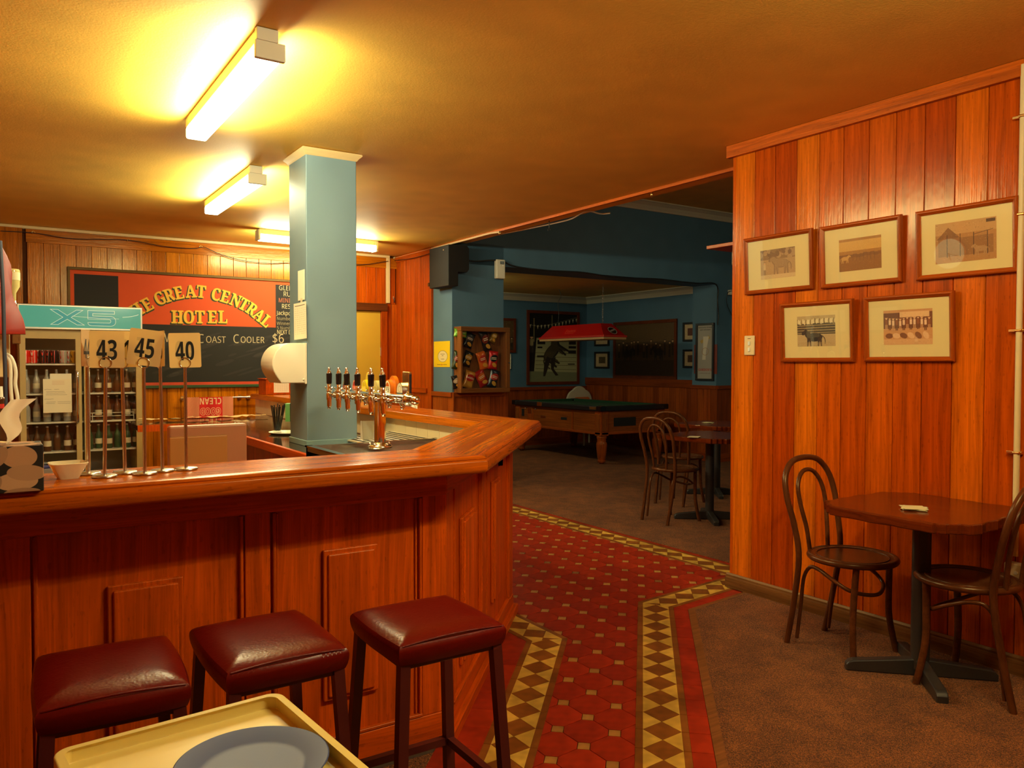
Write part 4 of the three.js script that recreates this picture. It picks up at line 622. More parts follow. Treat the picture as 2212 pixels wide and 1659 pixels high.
  for (const [y, x0, x1, m, nm, sc] of [[1.08, 0.56, 0.96, mBrownGlass, 'brown bottle on the upper right fridge shelf', 0.95], [0.82, 0.56, 0.96, mBrownGlass, 'brown bottle behind the wire guard in the fridge', 1], [0.55, 0.56, 0.96, mGreenGlass, 'dark green bottle on a low right fridge shelf', 1], [1.08, 0.06, 0.46, mClear, 'clear bottle on the upper left fridge shelf', 0.95], [0.82, 0.06, 0.46, mClear, 'clear bottle behind the taped letter in the fridge', 1], [0.55, 0.06, 0.46, mBrownGlass, 'brown bottle on a low left fridge shelf', 1]])
    for (let k = 0; k < 6; k++) { const b = thing('drink_bottle', nm, 'bottle', [FR.x0 + x0 + (x1 - x0) * k / 5, y + 0.001, FR.z - 0.12 - (k % 2) * 0.05], rr(0, 6), nm.replace('bottle', 'bottles')); const gb = part('glass_body', bottleG, m, b, [0, 0, 0]); gb.scale.setScalar(sc); if (k % 3) part('label_band', cyl(0.0318, 0.0318, 0.05, 20, true), lab, gb, [0, 0.07, 0]); part('cap', cyl(0.0145, 0.0145, 0.012, 14), mAlu, gb, [0, 0.222, 0]); }
  const lt = single('taped_letter', 'handwritten letter taped inside the left fridge door glass', 'paper', new THREE.PlaneGeometry(0.225, 0.305), mLetter, [0.555, 1.10, FR.z - 0.003]); lt.position.set(FR.x0 + 0.298, 1.06, FR.z - 0.004);
  single('taped_letter', 'cream sheet showing behind the handwritten letter on the fridge', 'paper', new THREE.PlaneGeometry(0.17, 0.2), mPlainPaper, [FR.x0 + 0.325, 1.16, FR.z - 0.0055]);
}

// ------------------------------------------------------------------ blackboard sign
{
  const x0 = 0.60, x1 = 3.06, y0 = 1.095, y1 = 2.297, W = x1 - x0, H = y1 - y0, z = BZ + 0.018;
  const t = thing('blackboard_sign', 'large framed blackboard with arched yellow lettering on orange', 'blackboard', [x0, y0, z]);
  const TW = 2048, TH = Math.round(TW * H / W), k = TW / W;
  const face = canvasTex(TW, TH, (x) => {
    x.fillStyle = '#c9460a'; x.fillRect(0, 0, TW, TH); const X = (m) => (m - x0) * k, Y = (m) => (y1 - m) * k;
    x.fillStyle = '#171411'; x.fillRect(X(0.645), Y(2.245), X(1.04) - X(0.645), Y(1.76) - Y(2.245)); x.fillRect(X(0.645), Y(1.76), X(3.04) - X(0.645), Y(1.145) - Y(1.76)); x.fillRect(X(2.644), Y(2.25), X(3.04) - X(2.644), Y(1.7) - Y(2.25));
    x.globalAlpha = 0.06; x.fillStyle = '#d8cdb8'; for (let i = 0; i < 60; i++) { x.beginPath(); x.ellipse(X(1.2) + hsh(i, 1, 8) * 1500, Y(1.7) + hsh(i, 2, 8) * 420, 30 + hsh(i, 3, 8) * 120, 6 + hsh(i, 4, 8) * 16, -0.3, 0, 7); x.fill(); } x.globalAlpha = 1;
    const letter = (ch, px, py, rot, size, sx = 1) => { x.save(); x.translate(px, py); x.rotate(rot); x.scale(sx, 1); x.font = `bold ${size}px serif`; x.textAlign = 'center'; x.lineJoin = 'round'; for (let s = 14; s > 0; s -= 2) { x.fillStyle = '#24330f'; x.fillText(ch, -s, s * 0.8); x.lineWidth = 6; x.strokeStyle = '#24330f'; x.strokeText(ch, -s, s * 0.8); } x.lineWidth = 5; x.strokeStyle = '#d9a52e'; x.strokeText(ch, 0, 0); x.fillStyle = '#dfae35'; x.fillText(ch, 0, 0); x.fillRect(-size * 0.3, -size * 0.36, 0, 0); x.restore(); };
    // arched line: circle through the letter feet
    const spots = [['T', 272, 684], ['H', 294, 669], ['E', 317, 657], ['G', 345, 643], ['R', 365, 636.5], ['E', 386, 631], ['A', 412, 628], ['T', 435, 628.5], ['C', 467, 634.5], ['E', 487, 639.5], ['N', 510, 647.5], ['T', 528, 656.5], ['R', 545, 667], ['A', 561, 680], ['L', 577, 693]].map(([c, px, py]) => { const q = onZ(px, py, BZ + 0.03); return [c, X(q.x), Y(q.y)]; });
    spots.forEach(([c, px, py], i) => { const a = spots[Math.max(0, i - 1)], b = spots[Math.min(spots.length - 1, i + 1)], r = Math.atan2(b[2] - a[2], b[1] - a[1]); letter(c, px - Math.sin(r) * 54, py + Math.cos(r) * 54, r, 152, 0.8); });
    [['H', 383], ['O', 408], ['T', 432], ['E', 459], ['L', 482]].forEach(([c, px]) => { const q = onZ(px, 684, BZ + 0.03); letter(c, X(q.x), Y(q.y) + 56, 0, 156, 0.82); });
    // chalk
    x.fillStyle = '#cdb98c'; x.globalAlpha = 0.85; x.font = '92px sans-serif'; x.textAlign = 'left'; const chalk = (s, mx, my, size, sx = 1) => { x.save(); x.translate(X(mx), Y(my)); x.scale(sx, 1); x.font = `${size}px sans-serif`; x.fillText(s, 0, 0); x.restore(); };
    chalk('W', 1.42, 1.575, 110, 0.9); chalk('C', 1.80, 1.57, 112, 0.85); chalk('OAST', 1.885, 1.575, 82, 0.9); chalk('C', 2.17, 1.575, 112, 0.85); chalk('OOLER', 2.25, 1.58, 80, 0.9); chalk('$6', 2.60, 1.585, 118, 0.9);
    chalk('GLEN', 2.68, 2.19, 62, 0.9); chalk('RUG', 2.73, 2.12, 64, 0.9); x.fillStyle = '#c8663a'; chalk('MINI', 2.675, 2.05, 56, 0.9); x.fillStyle = '#dcc894'; chalk('RESULT', 2.71, 1.98, 60, 0.9); chalk('Jackpot:', 2.655, 1.905, 52, 0.9); x.globalAlpha = 0.6; chalk('Numbers:', 2.655, 1.845, 44, 0.9); chalk('Winner:', 2.655, 1.79, 44, 0.9); chalk('5 Numbers', 2.655, 1.74, 42, 0.9); x.globalAlpha = 0.9; chalk('NEXT DRAW', 2.655, 1.685, 54, 0.8);
  });
  part('board', bb(0.02, W - 0.02, 0.02, H - 0.02, 0, 0.01), mBlack, t);
  part('painted_face', new THREE.PlaneGeometry(W - 0.02, H - 0.02), new THREE.MeshStandardMaterial({ map: face, roughness: 0.75 }), t, [W / 2, H / 2, 0.0115]);
  const mFr = wood(0.16, 0.10, 0.03, 0.5), mGreen = lin(0.02, 0.06, 0.012, 0.5), mRed = lin(0.5, 0.045, 0.01, 0.5);
  part('frame_rail', wuv(bb(-0.005, W + 0.005, H - 0.022, H + 0.005, 0, 0.03, 0.003), 'x'), mFr, t); part('frame_rail', bb(-0.005, W + 0.005, 0, 0.03, 0, 0.03, 0.003), mGreen, t); part('frame_stile', wuv(bb(-0.005, 0.02, 0.03, H - 0.022, 0, 0.03, 0.003), 'y'), mFr, t); part('frame_stile', wuv(bb(W - 0.02, W + 0.005, 0.03, H - 0.022, 0, 0.03, 0.003), 'y'), mFr, t);
  part('lower_band', bb(0.02, W - 0.02, 0.03, 0.055, 0.004, 0.016), mRed, t);
}
// yellow door right of the sign
const door = struct('door_1', 'yellow ochre door in a dark timber frame at the end of the back wall');
part('door_leaf', uvm(bb(3.17, 3.905, 0.02, 1.985, BZ + 0.0, BZ + 0.03)), lin(0.52, 0.30, 0.022, 0.5), door);
part('frame_head', wuv(bb(3.08, 3.985, 1.99, 2.08, BZ + 0.0, BZ + 0.07, 0.003), 'x'), mDarkWood, door);
part('frame_jamb', wuv(bb(3.908, 3.985, 0, 2.0, BZ, BZ + 0.06, 0.003), 'y'), mSideWood[1], door);
part('frame_jamb', wuv(bb(3.09, 3.168, 0, 2.0, BZ, BZ + 0.06, 0.003), 'y'), mSideWood[1], door);
part('hinge', bb(3.9, 3.912, 1.45, 1.55, BZ + 0.028, BZ + 0.036), mAlu, door);

// ------------------------------------------------------------------ back bar: rail, tea towel, cloth, wooden box, straws
{
  const rl = thing('towel_rail', 'chrome towel rail on the plank wall under the blackboard', 'rail', [0, 0, BZ + 0.018]); const a = onZ(512, 861, BZ + 0.1), b = onZ(552, 861, BZ + 0.1);
  part('bar', rod([1.62, 0.985, 0.06], [2.62, 0.985, 0.06], 0.008), mChrome, rl); for (const x of [1.65, 2.235, 2.33]) { part('rosette', cyl(0.026, 0.026, 0.012, 24).rotateX(Math.PI / 2), mBrass, rl, [x, 0.985, 0.006]); part('bracket', rod([x, 0.985, 0.0], [x, 0.985, 0.06], 0.007), mBrass, rl); }
  const towelTex = canvasTex(512, 320, (x) => { x.fillStyle = '#e2b382'; x.fillRect(0, 0, 512, 320); x.strokeStyle = '#c9251b'; x.lineWidth = 7; for (let k = -400; k < 900; k += 18) { x.beginPath(); x.moveTo(k, 320); x.lineTo(k + 260, 0); x.stroke(); } x.fillStyle = '#cf1e1a'; x.fillRect(130, 0, 262, 320); x.save(); x.translate(256, 160); x.rotate(Math.PI); x.fillStyle = '#e6bd8c'; x.textAlign = 'center'; x.save(); x.scale(0.72, 1.25); x.font = 'bold 112px sans-serif'; x.lineWidth = 12; x.strokeStyle = '#e6bd8c'; x.strokeText('GOOD', 0, -10); x.fillStyle = '#cf1e1a'; x.fillText('GOOD', 0, -10); x.fillStyle = '#e6bd8c'; x.fillText('CLEAN', 0, 118); x.restore(); x.restore(); });
  const tw = thing('tea_towel', 'red and cream tea towel lettered GOOD CLEAN upside down on the rail', 'tea towel', [0, 0, 0]); const p0 = onZ(404, 862, BZ + 0.09), p1 = onZ(503, 860, BZ + 0.09), p2 = onZ(506, 900, BZ + 0.09);
  const g = new THREE.PlaneGeometry(p1.x - p0.x, 0.22, 24, 6), q = g.attributes.position; for (let i = 0; i < q.count; i++) q.setZ(i, 0.008 * Math.sin(q.getX(i) * 40)); g.computeVertexNormals(); part('cloth', g, new THREE.MeshStandardMaterial({ map: towelTex, roughness: 0.9, side: THREE.DoubleSide }), tw, [(p0.x + p1.x) / 2, 0.885, BZ + 0.1]);
  // crumpled cloth along the back of the work counter
  const cg = new THREE.PlaneGeometry(1.1, 0.1, 50, 6).rotateX(-Math.PI / 2), c = cg.attributes.position; for (let i = 0; i < c.count; i++) c.setY(i, 0.02 * vn(c.getX(i) * 9 + 5, c.getZ(i) * 9 + 5, 71) + 0.016 * vn(c.getX(i) * 26 + 5, c.getZ(i) * 20 + 5, 72)); cg.computeVertexNormals();
  single('bar_cloth', 'crumpled cream cloth lying along the far edge of the dark work counter', 'cloth', cg, lin(0.66, 0.48, 0.22, 0.9, { side: THREE.DoubleSide }), [1.58, 0.852, -7.46]);
  const bx = thing('wooden_box', 'orange timber box with a small white notice on the far end of the bar', 'box', [2.32, TOP, -7.82]); part('case', merge([bb(-0.13, 0.14, 0, 0.15, -0.13, 0.12, 0.003)]), mBar, bx); part('lid', wuv(bb(-0.14, 0.15, 0.15, 0.158, -0.14, 0.13, 0.002), 'x'), mBar, bx); part('frame', merge([bb(-0.12, 0.13, 0.005, 0.145, 0.12, 0.125)]), mBar, bx); part('notice', new THREE.PlaneGeometry(0.15, 0.1), mPaper, bx, [0.02, 0.07, 0.127]);
  // straw glass, coaster holder, white tray
  const st = onY(595, 936, 0.852), base = thing('condiment_tray', 'white oval tray with the straws on the dark work counter', 'tray', [1.74, 0.852, -5.62]); part('dish', lathe([[0.0001, 0], [0.1, 0], [0.12, 0.012], [0.117, 0.014], [0.098, 0.004], [0.0001, 0.004]], 36).scale(1, 1, 1.2), mWhite, base);
  const sg = thing('straw_glass', 'glass full of black drinking straws on the white tray', 'glass', [1.70, 0.858, -5.7]); part('glass', tumbler(0.036, 0.12), glassSolid, sg); for (let k = 0; k < 14; k++) { const a1 = k * 2.4, r = 0.012 + 0.01 * (k % 3); part('straw', rod([r * 0.6 * Math.cos(a1), 0.012, r * 0.6 * Math.sin(a1)], [r * 1.9 * Math.cos(a1 + 0.3), 0.185 + 0.01 * (k % 3), r * 1.9 * Math.sin(a1 + 0.3)], 0.004, 6), mBlack, sg); }
  const ch = thing('coaster_holder', 'green coaster holder with a black stripe on clear legs beside the straws', 'holder', [1.77, 0.858, -5.55], -0.5); part('block', rbox(0.1, 0.13, 0.055, 0.004), lin(0.16, 0.46, 0.14, 0.5), ch, [0, 0.15, 0]); part('stripe', rbox(0.018, 0.131, 0.058, 0.002), mBlack, ch, [-0.008, 0.15, 0]); part('clear_stand', merge([bb(-0.05, 0.05, 0, 0.08, -0.028, -0.024), bb(-0.05, 0.05, 0, 0.08, 0.024, 0.028)]), glassSolid, ch);
  single('glass_tumbler', 'small clear glass behind the green coaster holder', 'glass', gT, glassSolid, [1.84, 0.862, -5.6]);
}

// ------------------------------------------------------------------ framed photographs on the plank wall
const sepiaNoise = (x, w, h, a, s) => { for (let i = 0; i < 900; i++) { x.globalAlpha = a * hsh(i, 1, s); x.fillStyle = hsh(i, 2, s) > 0.5 ? '#2a1c0c' : '#f0dfb4'; x.fillRect(hsh(i, 3, s) * w, hsh(i, 4, s) * h, 1 + hsh(i, 5, s) * 5, 1 + hsh(i, 6, s) * 4); } x.globalAlpha = 1; };
const beast = (x, cx, cy, s, col, flip = 1, rear = 0) => { x.save(); x.translate(cx, cy); x.scale(s * flip, s); x.rotate(rear); x.fillStyle = col; x.beginPath(); x.ellipse(0, 0, 46, 22, 0, 0, 7); x.fill(); x.beginPath(); x.ellipse(38, -12, 20, 16, -0.6, 0, 7); x.fill(); x.beginPath(); x.ellipse(58, -24, 20, 10, 0.5, 0, 7); x.fill(); for (const [lx, k] of [[-36, -4], [-26, 5], [26, -4], [36, 6]]) { x.beginPath(); x.moveTo(lx - 6, 8); x.lineTo(lx + 7, 8); x.lineTo(lx + k + 3, 52); x.lineTo(lx + k - 4, 52); x.fill(); } x.lineWidth = 4; x.strokeStyle = col; x.beginPath(); x.moveTo(-44, -6); x.quadraticCurveTo(-66, 4, -60, 34); x.stroke(); x.restore(); };
const man = (x, cx, cy, s, c1, c2) => { x.fillStyle = c1; x.fillRect(cx - 6 * s, cy, 12 * s, 26 * s); x.fillStyle = c2; x.fillRect(cx - 6 * s, cy + 24 * s, 5 * s, 26 * s); x.fillRect(cx + 1 * s, cy + 24 * s, 5 * s, 26 * s); x.fillStyle = '#d6a777'; x.beginPath(); x.arc(cx, cy - 6 * s, 5 * s, 0, 7); x.fill(); x.fillStyle = c2; x.fillRect(cx - 8 * s, cy - 11 * s, 16 * s, 3 * s); };
const photos = [
  (x, w, h) => { x.fillStyle = '#b08a58'; x.fillRect(0, 0, w, h); x.fillStyle = '#8a6840'; x.fillRect(0, 0, w, h * 0.34); for (let i = 0; i < 26; i++) { x.fillStyle = i % 2 ? '#7a5a38' : '#a88456'; x.beginPath(); x.arc(hsh(i, 1, 2) * w, hsh(i, 2, 2) * h * 0.3, 14 + hsh(i, 3, 2) * 18, 0, 7); x.fill(); } beast(x, w * 0.6, h * 0.5, 2.0, '#8a6844', -1); beast(x, w * 0.6, h * 0.49, 1.8, '#9c7a50', -1); man(x, w * 0.12, h * 0.5, 2.2, '#c8a878', '#8f7450'); x.fillStyle = '#caa874'; x.fillRect(0, h * 0.86, w, h * 0.14); sepiaNoise(x, w, h, 0.3, 4); },
  (x, w, h) => { x.fillStyle = '#a2691c'; x.fillRect(0, 0, w, h); x.fillStyle = '#c99540'; x.fillRect(0, h * 0.08, w, h * 0.3); x.fillStyle = '#8a5513'; x.fillRect(0, h * 0.5, w, h * 0.5); x.fillStyle = '#7c4a10'; for (let i = 0; i < 12; i++) x.fillRect(i * w / 12, h * (0.46 + 0.05 * hsh(i, 1, 5)), w / 11, h * 0.1); x.strokeStyle = '#6a3e0e'; x.lineWidth = 3; for (let i = 0; i < 7; i++) { x.beginPath(); x.moveTo(w * 0.35 + i * 34, h * 0.48); x.lineTo(w * 0.33 + i * 36, h * 0.7); x.stroke(); } beast(x, w * 0.14, h * 0.6, 0.8, '#c08a40'); sepiaNoise(x, w, h, 0.25, 6); },
  (x, w, h) => { x.fillStyle = '#a8733a'; x.fillRect(0, 0, w, h); x.fillStyle = '#b98a50'; x.fillRect(0, 0, w, h * 0.3); x.fillStyle = '#7c5024'; x.beginPath(); x.moveTo(10, h * 0.4); x.lineTo(w * 0.22, h * 0.12); x.lineTo(w * 0.42, h * 0.4); x.fill(); x.fillStyle = '#8c5d2c'; x.fillRect(20, h * 0.4, w - 40, h * 0.44); x.strokeStyle = '#3c2410'; x.lineWidth = 5; for (const k of [0.2, 0.42, 0.64, 0.86]) { x.beginPath(); x.moveTo(w * k, h * 0.3); x.lineTo(w * k, h * 0.86); x.stroke(); } x.lineWidth = 3; x.beginPath(); x.moveTo(w * 0.64, h * 0.36); x.lineTo(w * 0.95, h * 0.28); x.stroke(); beast(x, w * 0.76, h * 0.72, 0.9, '#a4794a', -1); x.fillStyle = '#3a2410'; x.fillRect(w * 0.84, h * 0.03, 60, 22); sepiaNoise(x, w, h, 0.3, 7); },
  (x, w, h) => { x.fillStyle = '#b59a68'; x.fillRect(0, 0, w, h); x.fillStyle = '#3b2d1a'; x.fillRect(0, h * 0.24, w, h * 0.36); for (let i = 0; i < 26; i++) { x.fillStyle = i % 3 ? '#d8c492' : '#8e764a'; x.beginPath(); x.ellipse(i * w / 25, h * (0.16 + 0.05 * hsh(i, 1, 9)), 11, 24, 0, 0, 7); x.fill(); } x.strokeStyle = '#a58c5a'; x.lineWidth = 7; for (let i = 0; i < 4; i++) { x.beginPath(); x.moveTo(0, h * (0.32 + i * 0.08)); x.lineTo(w, h * (0.3 + i * 0.085)); x.stroke(); } beast(x, w * 0.46, h * 0.7, 1.9, '#1d150c', -1); x.fillStyle = '#b0925c'; x.globalAlpha = 0.5; x.fillRect(0, h * 0.86, w, h * 0.14); x.globalAlpha = 1; sepiaNoise(x, w, h, 0.4, 10); },
  (x, w, h) => { x.fillStyle = '#c48a52'; x.fillRect(0, 0, w, h); x.fillStyle = '#6a3414'; x.fillRect(0, h * 0.08, w, h * 0.45); x.fillStyle = '#dcae78'; x.fillRect(w * 0.34, h * 0.06, w * 0.6, h * 0.16); for (let i = 0; i < 13; i++) man(x, w * (0.06 + i * 0.073), h * (0.27 + 0.05 * hsh(i, 1, 12)), 1.7, i % 3 ? '#e0b890' : '#8a4a20', i % 2 ? '#6a3818' : '#c08a5a'); for (let i = 0; i < 6; i++) { x.fillStyle = i % 2 ? '#d8a878' : '#7a441f'; x.beginPath(); x.ellipse(w * (0.12 + i * 0.15), h * 0.74, 34, 22, 0.2 * i, 0, 7); x.fill(); } x.fillStyle = '#cf9c66'; x.fillRect(0, h * 0.84, w, h * 0.16); sepiaNoise(x, w, h, 0.25, 14); },
];
const labelsP = ['framed sepia photo of a horse with a man above the light switch', 'framed sepia landscape photo between two other frames on the plank wall', 'framed sepia photo of a timber shed and fence beside the white conduit', 'framed photo of a black bull in front of a crowd on rails', 'framed reddish photo of a group of people posing in rows'];
const mFrame = wood(0.46, 0.085, 0.006, 0.25, { bump: 0.0002 });
[[2.094, -3.143], [2.09, -2.631], [2.088, -2.108], [1.698, -2.883], [1.7, -2.373]].forEach(([y, z], i) => {
  const w = i === 0 ? 0.463 : 0.452, h = 0.328, t = thing('framed_photo', labelsP[i], 'picture', [RX - 0.001, y - h / 2, z + w / 2], -Math.PI / 2, 'framed photographs on the plank wall'); t.rotation.order = 'YXZ'; t.rotation.x = 0.05; t.position.x -= 0.0085;
  const pr = new THREE.Shape(); pr.moveTo(0, 0); pr.lineTo(0, 0.016); pr.quadraticCurveTo(0.004, 0.024, 0.012, 0.023); pr.lineTo(0.02, 0.016); pr.lineTo(0.024, 0.012); pr.lineTo(0.024, 0); pr.closePath();
  for (let s = 0; s < 4; s++) { const L = s % 2 ? h : w, g = new THREE.ExtrudeGeometry(pr, { depth: L, bevelEnabled: false, curveSegments: 5 }); const p = g.attributes.position; for (let k = 0; k < p.count; k++) { const a = p.getX(k), d = p.getY(k), l = p.getZ(k), f = l < L / 2 ? a : L - a; p.setXYZ(k, f - L / 2, (s % 2 ? w : h) / 2 - a, d); } g.computeVertexNormals(); wuv(g, 'x'); g.rotateZ(-s * Math.PI / 2); part(s % 2 ? 'frame_stile' : 'frame_rail', g, mFrame, t); }
  const mb = part('mat_board', box(w - 0.04, h - 0.04, 0.004), lin(0.70, 0.54, 0.22, 0.7), t, [0, 0, 0.006]);
  const pw = i === 2 ? 0.27 : i === 4 ? 0.245 : 0.235, ph = i === 2 ? 0.185 : i === 4 ? 0.17 : 0.165;
  const tex = canvasTex(420, 290, photos[i]); part('photograph', new THREE.PlaneGeometry(pw, ph), new THREE.MeshStandardMaterial({ map: tex, roughness: 0.6 }), mb, [0, i < 3 ? -0.002 : 0.004, 0.0025]);
  part('glass', box(w - 0.045, h - 0.045, 0.002), glassPane, t, [0, 0, 0.0125]);
});
// clock and two small frames on the opposite wall, mirrored in the glass
{
  const t = thing('wall_clock', 'round pale wall clock on the left wall, seen mirrored in the picture glass', 'clock', [LX, 2.03, -4.18], Math.PI / 2);
  part('case', cyl(0.16, 0.16, 0.04, 40).rotateX(Math.PI / 2), mBar, t, [0, 0, 0.02]); part('dial', cyl(0.148, 0.148, 0.004, 40).rotateX(Math.PI / 2), mWhite, t, [0, 0, 0.042]); part('hand', bb(-0.004, 0.004, -0.01, 0.07, 0.046, 0.048), mBlack, t, [0, 0, 0], [0, 0, 2.9]); part('hand', bb(-0.003, 0.003, -0.01, 0.1, 0.048, 0.05), mBlack, t, [0, 0, 0], [0, 0, 1.9]);
  for (let k = 0; k < 2; k++) { const f = thing('wall_frame', 'dark framed blank print on the left wall below the clock', 'picture', [LX, 1.42, -4.9 - k * 0.62], Math.PI / 2, 'dark frames on the left wall'); part('frame', rbox(0.42, 0.3, 0.02, 0.004), mDarkWood, f, [0, 0, 0.012]); part('print', box(0.36, 0.24, 0.003), lin(0.4, 0.3, 0.16, 0.6), f, [0, 0, 0.0235]); }
}
{ // switch
  const t = thing('light_switch', 'cream double light switch plate on the plank wall', 'switch', [RX - 0.001, 1.468, -3.113], -Math.PI / 2); part('plate', rbox(0.074, 0.115, 0.009, 0.004), mCream, t, [0, 0, 0.005]); for (const y of [0.012, -0.024]) part('rocker', rbox(0.016, 0.024, 0.006, 0.004), mWhite, t, [0, y, 0.011]); part('mark', box(0.022, 0.003, 0.001), mBase, t, [0, 0.04, 0.0098]);
}
{ // conduit
  const z = -1.648, t = thing('conduit', 'cream electrical conduit running down the plank wall', 'conduit', [RX - 0.018, 0, z]); part('pipe', cyl(0.0125, 0.0125, CE - 0.55, 14), mCream, t, [0, (CE + 0.5) / 2, 0.0]);
  for (const y of [2.42, 2.0, 1.5, 0.97]) part('saddle_clip', merge([bb(-0.003, 0.016, y, y + 0.012, -0.042, 0.02, 0.002), rbox(0.03, 0.013, 0.03, 0.005).translate(0, y + 0.006, 0)]), mBrass, t);
  const b = thing('junction_box', 'cream junction box at the foot of the conduit', 'box', [RX - 0.025, 0.46, z + 0.02]); part('case', rbox(0.05, 0.075, 0.1, 0.006), mCream, b); part('knob', cyl(0.008, 0.008, 0.006, 12).rotateZ(Math.PI / 2), mWhite, b, [-0.027, 0, 0]);
}

// ------------------------------------------------------------------ bentwood chairs and pedestal tables
function bentChair(label, x, z, turn, group) {
  const t = thing('bentwood_chair', label, 'chair', [x, 0.004, z], turn, group), R = 0.0125;
  part('seat_ring', new THREE.TorusGeometry(0.188, 0.015, 12, 48).rotateX(Math.PI / 2), mChair, t, [0, 0.448, 0]);
  const se = part('seat', lathe([[0.0001, 0.0], [0.165, 0.0], [0.178, 0.004], [0.19, 0.006], [0.19, -0.012], [0.0001, -0.012]], 44), mSeat, t, [0, 0.455, 0]);
  part('seat_groove', new THREE.TorusGeometry(0.158, 0.0035, 8, 44).rotateX(Math.PI / 2), mChair, se, [0, 0.0005, 0]);
  const back = [[-0.152, 0, -0.245], [-0.158, 0.2, -0.205], [-0.167, 0.45, -0.172], [-0.178, 0.6, -0.195], [-0.19, 0.72, -0.225], [-0.172, 0.81, -0.248], [-0.11, 0.873, -0.262], [0, 0.893, -0.266]];
  part('back_hoop', tube([...back, ...back.slice(0, -1).reverse().map((p) => [-p[0], p[1], p[2]])], 0.0145, 110, 10), mChair, t);
  const inner = [[-0.072, 0.455, -0.178], [-0.082, 0.56, -0.19], [-0.1, 0.68, -0.214], [-0.092, 0.765, -0.234], [-0.05, 0.82, -0.246], [0, 0.834, -0.249]];
  part('inner_hoop', tube([...inner, ...inner.slice(0, -1).reverse().map((p) => [-p[0], p[1], p[2]])], 0.0105, 70, 9), mChair, t);
  for (const s of [-1, 1]) part('leg', tube([[s * 0.135, 0.44, 0.105], [s * 0.14, 0.33, 0.1], [s * 0.147, 0.18, 0.098], [s * 0.163, 0.06, 0.112], [s * 0.172, 0.0, 0.122]], 0.0148, 30, 10), mChair, t);
  const st = [[-0.128, 0.03, -0.205], [-0.128, 0.2, -0.185], [-0.13, 0.345, -0.165], [-0.136, 0.392, -0.13], [-0.15, 0.395, -0.08], [-0.158, 0.365, 0.0], [-0.13, 0.325, 0.075], [0, 0.30, 0.125]];
  part('hoop_stretcher', tube([...st, ...st.slice(0, -1).reverse().map((p) => [-p[0], p[1], p[2]])], 0.009, 110, 8), mChair, t);
  return t;
}
function pedestalTable(label, x, z, turn, s = 0.64, group) {
  const t = thing('pedestal_table', label, 'table', [x, 0.004, z], turn, group), c = 0.1, h = s / 2, top = 0.738;
  const poly = [[-h + c, -h], [h - c, -h], [h, -h + c], [h, h - c], [h - c, h], [-h + c, h], [-h, h - c], [-h, -h + c]], pts = [];
  for (let i = 0; i < 8; i++) { const a = poly[i], b = poly[(i + 1) % 8]; for (let k = 0; k < 10; k++) { const u = k / 10, w = 0.006 * Math.sin(i * 3.1 + k * 1.9) + 0.004 * Math.sin(i * 7 + k * 0.9); const nx = (b[1] - a[1]), nz = -(b[0] - a[0]), l = Math.hypot(nx, nz); pts.push([a[0] + (b[0] - a[0]) * u + nx / l * w, a[1] + (b[1] - a[1]) * u + nz / l * w]); } }
  const sh = new THREE.Shape(pts.map((p) => new THREE.Vector2(p[0], p[1]))); const g = new THREE.ExtrudeGeometry(sh, { depth: 0.03, bevelEnabled: true, bevelSize: 0.006, bevelThickness: 0.006, bevelSegments: 3 }); g.rotateX(-Math.PI / 2).translate(0, top - 0.036, 0); part('table_top', wuv(g, 'z'), mTable, t);
  part('column', cyl(0.038, 0.038, 0.66, 24), mIron, t, [0, 0.36, 0]); part('mounting_plate', rbox(0.3, 0.012, 0.3, 0.003), mIron, t, [0, 0.69, 0]);
  for (let k = 0; k < 4; k++) { const a = k * Math.PI / 2 + Math.PI / 4; const f = new THREE.Shape(); f.moveTo(0.0, 0.0); f.lineTo(0.3, 0); f.lineTo(0.3, 0.02); f.quadraticCurveTo(0.29, 0.036, 0.27, 0.038); f.lineTo(0.03, 0.062); f.lineTo(0, 0.062); f.closePath(); const fg = new THREE.ExtrudeGeometry(f, { depth: 0.034, bevelEnabled: true, bevelSize: 0.005, bevelThickness: 0.006, bevelSegments: 2 }); fg.translate(0, 0.006, -0.017); part('foot', fg, mIron, t, [0, 0, 0], [0, a, 0]); }
  return t;
}
bentChair('brown bentwood chair pushed under the table by the plank wall, facing the conduit', 3.36, -2.2, 0.02);
bentChair('brown bentwood chair with its back to the conduit junction box', 3.425, -1.71, Math.PI + 0.05);
pedestalTable('reddish brown pedestal table with rough edges against the plank wall', 3.36, -1.87, 0.0);
function coasters(label, x, y, z, n = 4) { const t = thing('coaster_stack', label, 'coasters', [x, y, z]); const m = [lin(0.62, 0.52, 0.25, 0.7), lin(0.35, 0.33, 0.16, 0.7), lin(0.7, 0.62, 0.36, 0.7)]; for (let k = 0; k < n; k++) part('coaster', rbox(0.093, 0.0022, 0.093, 0.0006, 1), m[k % 3], t, [rr(-0.006, 0.006), 0.0012 + k * 0.0024, rr(-0.006, 0.006)], [0, rr(-0.3, 0.3) + 0.5, 0]); return t; }
{ const p = onY(1975, 1099, 0.745); coasters('stack of beer coasters on the table by the plank wall', p.x, 0.7425, p.z); }

